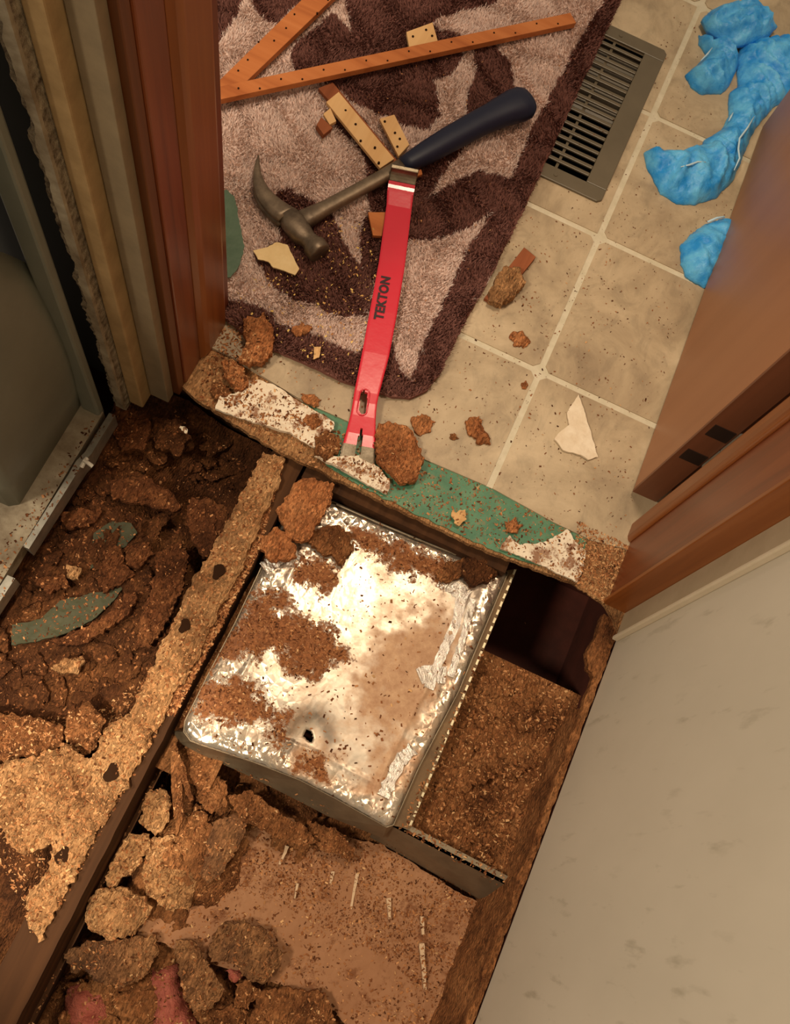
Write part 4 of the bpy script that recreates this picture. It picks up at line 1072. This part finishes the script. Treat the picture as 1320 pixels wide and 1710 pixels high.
chunk([(240, 990), (310, 960), (350, 1050), (370, 1100), (310, 1110), (260, 1050)], .008, .007, M_partred, 'rectangular orange chunk on the tile near the green strip', c6)
chunk([(470, 540), (530, 525), (575, 570), (550, 605), (490, 600)], .007, .006, M_partred, 'small reddish chunk alone on the tile below the taped clump', c6)
chunk([(160, 1050), (195, 1045), (205, 1075), (165, 1080)], .005, .004, M_part, 'tiny chunk beside the rectangular orange chunk', c6)
chunk([(525, 790), (550, 780), (565, 810), (540, 820)], .004, .003, M_partred, 'tiny flake left of the grout crossing', c6)
chunk([(400, 240), (450, 190), (520, 200), (550, 270), (500, 340), (430, 390), (370, 370), (360, 320)], .020, .014, M_partlight, 'pale lumpy clump stuck to a reddish block on the tiles', c6)
t = thing('wood_block', P(875, 435, 0), 'dark reddish wood block under the pale clump on the tiles', 'wood scrap')
strip_box('block', [(x / 3.07 + 700, y / 3.07 + 380, .008) for x, y in ((540, 100), (600, 150), (400, 400), (335, 360))], M_redstrip, t, .007)
chunk([(480, 510), (540, 475), (590, 500), (560, 540), (510, 550)], .020, .006, M_partred, 'small orange chunk on the rug border right of the tall chunk', c5)
chunk([(600, 605), (635, 605), (625, 660), (595, 670)], .021, .004, M_tan, 'yellow splinter on the dark rug border', c5, name='wood_splinter', rough=.0004, jit=.0006)
chunk([(365, 490), (430, 470), (440, 520), (400, 560), (370, 540)], .009, .005, M_tan, 'tiny tan chip on the green strip', cB, name='wood_splinter', rough=.0006)
chunk([(650, 540), (700, 510), (730, 550), (710, 590), (650, 590)], .006, .006, M_partred, 'small orange crumb on the green strip near the white scrap', cB)
# exposed corner of board at the right jamb
chunk([(1070, 620), (1160, 640), (1260, 690), (1200, 830), (1170, 960), (1100, 930), (1010, 870), (1060, 760)], .0, .0040, M_partlight, 'bare particleboard corner between white scrap and right jamb', cB, rough=.0008, drop=.001)
# left bay
c9 = (2.714, 0, 1080)
chunk([(0, 300), (170, 320), (290, 360), (280, 450), (180, 500), (0, 510), (-90, 500), (-90, 290)], -.030, .014, M_part, 'flat slab at the far left edge above the pale sheet', c9, slope=(0, .05))
chunk([(300, 280), (400, 240), (480, 330), (440, 450), (380, 490), (300, 430)], -.034, .012, M_part, 'slab piece right of the flat slab with a dark crack between', c9)
chunk([(230, 100), (290, 50), (380, 60), (350, 110), (270, 130)], -.045, .010, M_partlight, 'small pale chunk on the dark bay near the left edge', c9)
chunk([(500, 1170), (620, 1140), (670, 1190), (600, 1240), (520, 1280), (480, 1240)], -.050, .010, M_partshade, 'brown chunk between the two green patches', c8)
chunk([(620, 1060), (740, 1030), (770, 1090), (700, 1170), (640, 1140)], -.048, .011, M_partshade, 'brown chunk right of the small green patch', c8)
chunk([(520, 1080), (600, 1050), (620, 1130), (560, 1170), (520, 1150)], -.050, .009, M_partshade, 'small brown lump on the lower end of the small green patch', c8)
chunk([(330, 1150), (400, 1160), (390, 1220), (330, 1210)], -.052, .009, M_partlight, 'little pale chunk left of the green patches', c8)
chunk([(550, 720), (720, 700), (860, 780), (910, 860), (860, 880), (720, 840), (560, 820)], -.052, .012, M_partshade, 'long flake below the dark pit by the joist', c8)
chunk([(960, 810), (1080, 820), (1150, 880), (1130, 960), (1060, 1110), (1020, 1110), (950, 1000), (930, 880)], -.030, .014, M_partshade, 'upright torn slab leaning against the joist by the pit', c8)
chunk([(300, 880), (500, 870), (480, 930), (400, 960), (330, 960)], -.055, .010, M_partshade, 'brown flake left of the small green patch', c8)
chunk([(160, 1220), (320, 1190), (350, 1250), (240, 1290)], -.052, .010, M_partshade, 'brown flake above the large green patch', c8)
chunk([(250, 1530), (400, 1470), (540, 1400), (620, 1280), (690, 1290), (640, 1400), (500, 1490), (380, 1560)], -.040, .014, M_partshade, 'curved ridge of crumbs along the large green patch', c8)
chunk([(780, 1090), (900, 1030), (940, 1100), (920, 1250), (850, 1400), (760, 1560), (660, 1580), (720, 1380), (760, 1240)], -.040, .014, M_partshade, 'long dark torn slab running beside the joist', c8)
chunk([(580, 320), (700, 340), (760, 440), (720, 560), (610, 580), (560, 450)], -.045, .012, M_partshade, 'chunk at the foot of the cream boards', c8)
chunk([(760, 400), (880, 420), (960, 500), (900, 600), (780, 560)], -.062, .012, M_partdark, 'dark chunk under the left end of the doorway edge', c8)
chunk([(900, 440), (945, 480), (935, 492), (895, 460)], -.045, .002, M_whiteflake, 'small pale chip in the dark pit under the doorway', c8, name='wood_splinter', rough=.0003)
# front bay
chunk([(390, 1150), (440, 1100), (540, 1090), (640, 1130), (690, 1180), (640, 1270), (600, 1320), (500, 1330), (400, 1290), (385, 1220)], -.090, .020, M_partlight, 'bright round chunk beside the lower joist side', c9, drop=.006)
chunk([(290, 1400), (350, 1360), (430, 1330), (700, 1310), (720, 1390), (650, 1500), (560, 1550), (440, 1530), (380, 1470), (320, 1480)], -.108, .016, M_partgrey, 'wide grey-brown chunk just below the bright round chunk', c9)
chunk([(960, 800), (1060, 760), (1125, 800), (1100, 880), (1000, 1040), (940, 1070), (900, 1030), (940, 920)], -.092, .012, M_partgrey, 'dark-stained plate in front of the left duct corner', c9, rough=.0014, slope=(.1, 0))
chunk([(660, 660), (730, 630), (775, 680), (760, 790), (700, 860), (630, 800)], -.092, .016, M_partlight, 'pale chunk at the foot of the upright splinter', c9)
chunk([(770, 470), (790, 430), (830, 520), (875, 690), (860, 705), (825, 610), (830, 760), (800, 860), (780, 700)], -.060, .020, M_part, 'upright split wood splinter below the left duct corner', c9, name='wood_splinter', rough=.002, jit=.0012)
chunk([(580, 840), (670, 850), (680, 920), (620, 1010), (500, 1090), (470, 1040), (530, 930)], -.100, .016, M_partlight, 'ragged pale chunk between the joist and the crumb pile', c9)
chunk([(690, 870), (780, 860), (880, 900), (900, 1040), (850, 1180), (760, 1200), (660, 1120), (640, 1000)], -.104, .016, M_partlight, 'heap of pale crumbs above the bare tan board', c9, rough=.004)
c10 = (3, 120, 1260)
chunk([(520, 930), (620, 940), (680, 1030), (720, 1120), (770, 1190), (700, 1270), (620, 1300), (570, 1220), (530, 1080)], -.100, .014, M_partgrey, 'long chunk lying across the lower edge of the tan board', c10)
chunk([(680, 960), (740, 860), (860, 830), (960, 880), (1050, 1000), (1040, 1060), (960, 1150), (860, 1110), (840, 1070), (700, 1040)], -.098, .013, M_partgrey, 'mouldy grey stained chunk in the middle of the tan board', c10)
chunk([(820, 1150), (900, 1130), (960, 1200), (880, 1270), (810, 1270)], -.112, .014, M_part, 'small chunk below the mouldy stained chunk', c10)
chunk([(940, 1180), (1090, 1170), (1280, 1200), (1320, 1350), (1310, 1450), (850, 1450), (900, 1300)], -.108, .014, M_part, 'flat chunk at the bottom edge of the picture', c10, rough=.001)
chunk([(720, 1290), (800, 1250), (880, 1290), (860, 1400), (700, 1400)], -.114, .014, M_part, 'brown chunk at the bottom edge beside the flat chunk', c10)
chunk([(620, 60), (780, 130), (770, 260), (700, 300), (630, 240)], -.085, .012, M_part, 'brown plate under the left part of the duct front', c10)
chunk([(780, 200), (900, 180), (1050, 300), (1200, 380), (1240, 450), (1130, 460), (1000, 400), (860, 340)], -.088, .014, M_part, 'long brown flake below the duct front', c10)
chunk([(1180, 330), (1330, 380), (1420, 470), (1400, 530), (1250, 480)], -.098, .012, M_part, 'brown flake below the right part of the duct front', c10)
chunk([(40, 980), (90, 990), (150, 1060), (90, 1090), (10, 1080), (-10, 1020)], -.118, .012, M_part, 'small brown chunk against the joist at lower left', c10)
# right bay
c11 = (3.143, 640, 1060)
chunk([(700, 400), (770, 340), (800, 400), (800, 500), (720, 510), (680, 450)], -.070, .010, M_part, 'upright flake in the crumbs below the dark opening', c11)
chunk([(450, 740), (540, 690), (600, 740), (530, 790), (460, 780)], -.070, .010, M_part, 'flake in the middle of the right hand crumb bed', c11)
chunk([(480, 1170), (540, 1140), (600, 1180), (570, 1230), (500, 1230)], -.070, .010, M_part, 'flake near the metal edge in the right hand crumb bed', c11)
chunk([(660, 600), (760, 590), (830, 640), (800, 700), (690, 680)], -.071, .009, M_part, 'broad flake near the wall in the right hand crumb bed', c11)

def flakes(name, n, poly_px, z, label, mat, rad=(.006, .018), seed=1, bedo=None):
    rr = random.Random(seed); poly = W(poly_px, z); A = np.array(poly); V, Fc = [], []
    tree = BVHTree.FromPolygons([bedo.matrix_world @ v.co for v in bedo.data.vertices], [tuple(p.vertices) for p in bedo.data.polygons])
    k = 0
    while k < n:
        x, y = rr.uniform(A[:, 0].min(), A[:, 0].max()), rr.uniform(A[:, 1].min(), A[:, 1].max())
        if not inside(np.array([x]), np.array([y]), poly)[0]: continue
        k += 1
        h = tree.ray_cast(Vector((x, y, .3)), Vector((0, 0, -1)))
        if h[0] is None: continue
        R0 = rr.uniform(*rad) * (1 if rr.random() < .75 else 1.5); m = 20; el = rr.uniform(.35, .95); rot = rr.uniform(0, 6.28)
        tx_, ty_ = rr.uniform(-.22, .22), rr.uniform(-.22, .22); th = rr.uniform(.003, .008); b = len(V)
        for ring, (fr, dz) in enumerate(((1.0, -th), (1.03, -.0012), (.86, 0), (.45, .0006), (0, .0004))):
            for j in range(m if fr else 1):
                t_ = 6.2832 * j / m; q_ = R0 * fr * (1 + .55 * noise.noise(Vector((math.cos(t_) * 1.6, math.sin(t_) * 1.6, seed * 3 + k * 2.3))) + .40 * noise.noise(Vector((math.cos(t_) * 4, math.sin(t_) * 5, k * 4.1))))
                a_ = q_ * math.cos(t_); c_ = q_ * math.sin(t_) * el
                px_, py_ = a_ * math.cos(rot) - c_ * math.sin(rot), a_ * math.sin(rot) + c_ * math.cos(rot)
                V.append((x + px_, y + py_, h[0].z + th * .75 + dz + px_ * tx_ + py_ * ty_ + .0016 * noise.noise(Vector((px_ * 300, py_ * 300, k * 1.1)))))
        for g in range(3):
            for j in range(m): Fc.append((b + g * m + j, b + g * m + (j + 1) % m, b + (g + 1) * m + (j + 1) % m, b + (g + 1) * m + j))
        for j in range(m): Fc.append((b + 3 * m + j, b + 3 * m + (j + 1) % m, b + 4 * m))
    o = mesh(name, V, Fc, mat); tag(o, label, 'rubble', kind='stuff'); return o
bpy.context.view_layer.update()
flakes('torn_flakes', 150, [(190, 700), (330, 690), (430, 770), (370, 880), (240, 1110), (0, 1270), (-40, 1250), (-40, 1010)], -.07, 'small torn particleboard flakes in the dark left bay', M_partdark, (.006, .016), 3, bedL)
flakes('torn_flakes', 130, [(300, 1250), (640, 1400), (600, 1440), (420, 1390), (290, 1450), (230, 1580), (340, 1610), (560, 1700), (560, 1740), (20, 1740), (60, 1640), (230, 1290)], -.14, 'small torn particleboard flakes around the belly board', M_part, (.006, .017), 5, bedF)
flakes('torn_flakes', 90, [(640, 1410), (850, 1540), (800, 1710), (700, 1600), (760, 1500)], -.12, 'small torn particleboard flakes below the metal edge', M_part, (.005, .012), 6, bedF)
flakes('torn_flakes', 110, [(800, 1130), (960, 1190), (870, 1480), (700, 1390)], -.08, 'small torn particleboard flakes in the right hand bed', M_part, (.004, .012), 7, bedR)

# ------------------------------------------------------------------ pink insulation tufts
def tuft(px, z, h, label, c=None, seed=0.):
    def zf(x, y, d):
        return h * (1 - np.exp(-d / .012)) + np.array([.007 * (abs(noise.noise(Vector((a * 45, b * 45, seed)))) + .5 * noise.noise(Vector((a * 120, b * 120, seed)))) for a, b in zip(x, y)])
    o = slab('insulation_tuft', W(px, z + h, c), z, .01, M_pink, None, .003, 0, .004, zf=zf, smooth=True); tag(o, label, 'insulation')
tuft([(400, 1080), (520, 1060), (560, 1200), (590, 1290), (640, 1400), (560, 1450), (380, 1450), (420, 1280), (390, 1180)], -.142, .022, 'pink insulation tuft at bottom left of the tan board', c10, 2.)
tuft([(-30, 1160), (70, 1150), (150, 1210), (190, 1300), (120, 1400), (-20, 1420), (-60, 1280)], -.150, .020, 'darker pink insulation tuft near the joist at bottom left', c10, 5.)
tuft([(770, 1080), (840, 1080), (860, 1120), (800, 1140)], -.122, .010, 'tiny pink insulation tuft under the mouldy chunk', c10, 8.)

# ------------------------------------------------------------------ loose shavings and crumbs, scattered on what lies below
bpy.context.view_layer.update()
def bvh(objs):
    V, Fc = [], []
    for o in objs:
        m = o.matrix_world; b = len(V); V += [m @ v.co for v in o.data.vertices]; Fc += [tuple(i + b for i in p.vertices) for p in o.data.polygons]
    return BVHTree.FromPolygons(V, Fc)
recv = [o for o in bpy.data.objects if o.type == 'MESH' and not o.name.startswith(('pile', 'wall', 'jamb', 'door', 'lettering', 'bar', 'chisel', 'hook', 'nail_head', 'slot', 'claw', 'grip', 'shaft', 'head', 'lower_panel', 'shade_panel', 'glove', 'batten'))]
T_ = bvh(recv)
ch = NT('wood_shavings'); at = ch.t.nodes.new('ShaderNodeAttribute'); at.attribute_name = 'col'; M_chip = ch.set(at.outputs['Color'], .9, 0, .15)
PAL = [S(184, 132, 88), S(160, 108, 68), S(134, 84, 50), S(104, 62, 36), S(76, 44, 24), S(204, 160, 112)]
def scatter(name, n, poly_px, z, label, size=(.002, .0055), pal=PAL, wts=None, clump=0., seed=1., lift=.0004, maxz=None, minz=-1, dens=None):
    poly = W(poly_px, z); A = np.array(poly); k = n * 3
    x = RNG.uniform(A[:, 0].min(), A[:, 0].max(), k); y = RNG.uniform(A[:, 1].min(), A[:, 1].max(), k)
    m = inside(x, y, poly)
    if clump:
        nn = np.array([noise.noise(Vector((a * 28 + seed, b * 28, seed))) + .6 * noise.noise(Vector((a * 80 + seed, b * 80, seed))) for a, b in zip(x, y)])
        m &= (nn + RNG.uniform(-1, 1, k) * .5) > clump
    if dens is not None: m &= RNG.uniform(0, 1, k) < dens(x, y)
    x, y = x[m][:n], y[m][:n]
    V, C_ = [], []
    pl = np.array(pal)
    for a, b in zip(x, y):
        h = T_.ray_cast(Vector((a, b, .12)), Vector((0, 0, -1)))
        if h[0] is None or h[0].z < minz or (maxz is not None and h[0].z > maxz): continue
        nr = h[1] if h[1].z > 0 else -h[1]
        t_ = random.uniform(0, 2 * math.pi); L_ = (size[0] + (size[1] - size[0]) * random.random() ** 2.2) * .44; w_ = L_ * random.uniform(.22, .7)
        u_ = Vector((math.cos(t_), math.sin(t_), 0)); u_ = (u_ - nr * u_.dot(nr)).normalized(); s_ = nr.cross(u_)
        c = h[0] + nr * lift; tl = random.uniform(-.3, .55); lt = nr * abs(tl) * L_ * 1.2
        V += [c - u_ * L_ - s_ * w_, c + u_ * L_ - s_ * w_ * .6 + lt, c + u_ * L_ * .9 + s_ * w_ + lt, c - u_ * L_ * .8 + s_ * w_, c + nr * w_ * .9 + lt * .5]
        col = pl[int(RNG.choice(len(pl), p=wts))] * random.uniform(.8, 1.2); C_ += [col] * 5
    if not V: return
    V = np.array([v[:] for v in V]); C_ = np.array(C_); C_[:, 3] = 1
    ix = np.arange(len(V) // 5)[:, None] * 5
    tr = np.concatenate([ix + np.array(q_) for q_ in ((0, 1, 4), (1, 2, 4), (2, 3, 4), (3, 0, 4))], 1).reshape(-1, 3)
    o = fast_mesh(name, V, tr, M_chip, C_); tag(o, label, 'shavings', kind='stuff')
DARKW = [.05, .15, .25, .3, .25, 0]; MIDW = [.18, .27, .26, .17, .06, .06]; LITW = [.3, .27, .18, .08, .02, .15]
scatter('wood_shavings', 3800, [(190, 690), (330, 670), (430, 740), (380, 900), (250, 1110), (0, 1280), (-40, 1250), (-40, 1010)], -.07, 'loose brown shavings over the dark left bay', (.0018, .0055), wts=DARKW, minz=-.2, maxz=-.01)
scatter('wood_shavings', 4200, [(476, 765), (336, 1091), (262, 1224), (90, 1533), (50, 1560), (-30, 1400), (-30, 1200), (150, 1180), (263, 1093), (440, 753)], -.02, 'pale shavings stuck on the joist top', (.0016, .0055), wts=LITW)
scatter('wood_shavings', 6500, [(300, 1240), (660, 1400), (860, 1540), (800, 1720), (20, 1720), (60, 1640), (230, 1290)], -.11, 'loose crumbs and shavings over the front bay', (.0016, .0055), wts=MIDW, clump=.05, seed=5., maxz=-.05)
scatter('wood_shavings', 5200, [(430, 1395), (560, 1395), (660, 1410), (858, 1540), (800, 1700), (720, 1680), (660, 1610), (560, 1560), (450, 1500), (330, 1500)], -.12, 'fine brown dust and crumbs covering the far half of the belly board', (.001, .0042), wts=[.05, .2, .35, .28, .12, 0], maxz=-.05, clump=-.15, seed=41.)
scatter('wood_shavings', 3600, [(800, 1085), (1000, 1170), (870, 1500), (690, 1400), (660, 1390)], -.075, 'fine shavings over the right hand crumb bed', (.002, .006), wts=MIDW, maxz=-.03)
scatter('wood_shavings', 2600, [(470, 800), (430, 940), (300, 1200), (270, 1200), (340, 1090)], -.06, 'crumbs in the gap beside the foil duct', (.002, .006), wts=MIDW, maxz=-.02)
def dd(x, y):
    s = np.full(x.shape, -1.0)
    for d in dirt_heavy: s = np.maximum(s, sdist(x, y, d))
    return np.clip(.05 + (s + .003) / .016, .04, .8)
scatter('wood_shavings', 7000, top_px, ZD, 'rust-brown shavings strewn over the foil duct', (.0016, .0055), wts=[.12, .26, .3, .2, .08, .04], maxz=-.02, dens=dd)
scatter('wood_shavings', 1500, [(505, 700), (640, 740), (700, 765), (822, 815), (990, 903), (975, 975), (640, 838), (350, 690)], 0, 'shavings sprinkled on the green strip', (.0018, .005), wts=MIDW, clump=.0, seed=9.)
scatter('wood_shavings', 600, [(360, 650), (420, 620), (540, 690), (650, 780), (640, 815), (540, 760), (360, 690)], 0, 'crumbs on the white scraps left of the pry bar', (.002, .006), wts=MIDW, clump=-.2, seed=14.)
scatter('wood_shavings', 900, [(345, 560), (400, 520), (450, 600), (400, 680), (330, 670)], .01, 'crumbs at the foot of the left jamb', (.002, .006), wts=MIDW)
scatter('wood_shavings', 1100, [(965, 870), (1050, 910), (1020, 1010), (960, 975)], 0, 'shavings on the bare board corner by the right jamb', (.002, .005), wts=LITW)
scatter('wood_shavings', 1100, [(720, 640), (760, 560), (880, 345), (1000, 400), (1150, 480), (1060, 820), (1040, 905), (820, 812), (520, 680), (420, 610), (460, 585), (680, 668)], 0, 'sparse brown specks over the beige tiles', (.0012, .004), wts=[.05, .15, .3, .3, .15, .05], clump=-.05, seed=20., maxz=.004)
scatter('wood_shavings', 500, [(900, 300), (1150, 0), (1230, 350), (1160, 500), (1000, 400)], 0, 'few dark specks on the tiles around the register', (.001, .003), wts=[0, .1, .3, .4, .2, 0], seed=22., maxz=.004)
scatter('wood_shavings', 380, [(385, 500), (560, 360), (640, 400), (620, 640), (455, 580)], .01, 'yellowish specks on the rug around the hammer head', (.0015, .0045), pal=[S(226, 190, 110), S(206, 160, 96), S(170, 116, 70)], wts=[.4, .4, .2], lift=.010, maxz=.02, clump=-.02, seed=25.)
scatter('wood_shavings', 500, [(380, 180), (900, 0), (1000, 40), (760, 560), (690, 650), (400, 500)], .01, 'scattered tiny specks over the rest of the rug', (.0012, .0035), wts=MIDW, lift=.010, maxz=.02, seed=28.)

# torn particleboard face below the right wall, down to the belly board
yy_ = np.arange(-1.55, -.372, .006); V = []; Fc = []
for y in yy_:
    j = .004 * noise.noise(Vector((y * 40, 1, 2))) + .002 * noise.noise(Vector((y * 160, 1, 2)))
    V += [(.2095 + j, y, -.0275), (.214, y, -.0275), (.2165, y, -.17), (.190 + j * 2, y, -.17), (.201 + j, y, -.10)]
for i in range(len(yy_) - 1):
    for k in range(5): Fc.append((i * 5 + k, (i + 1) * 5 + k, (i + 1) * 5 + (k + 1) % 5, i * 5 + (k + 1) % 5))
n_ = (len(yy_) - 1) * 5; Fc += [(4, 3, 2, 1, 0), tuple(n_ + k for k in range(5))]
o = mesh('torn_skirting_edge', V, Fc, M_part); tag(o, 'torn particleboard bank under the foot of the right wall', kind='structure')
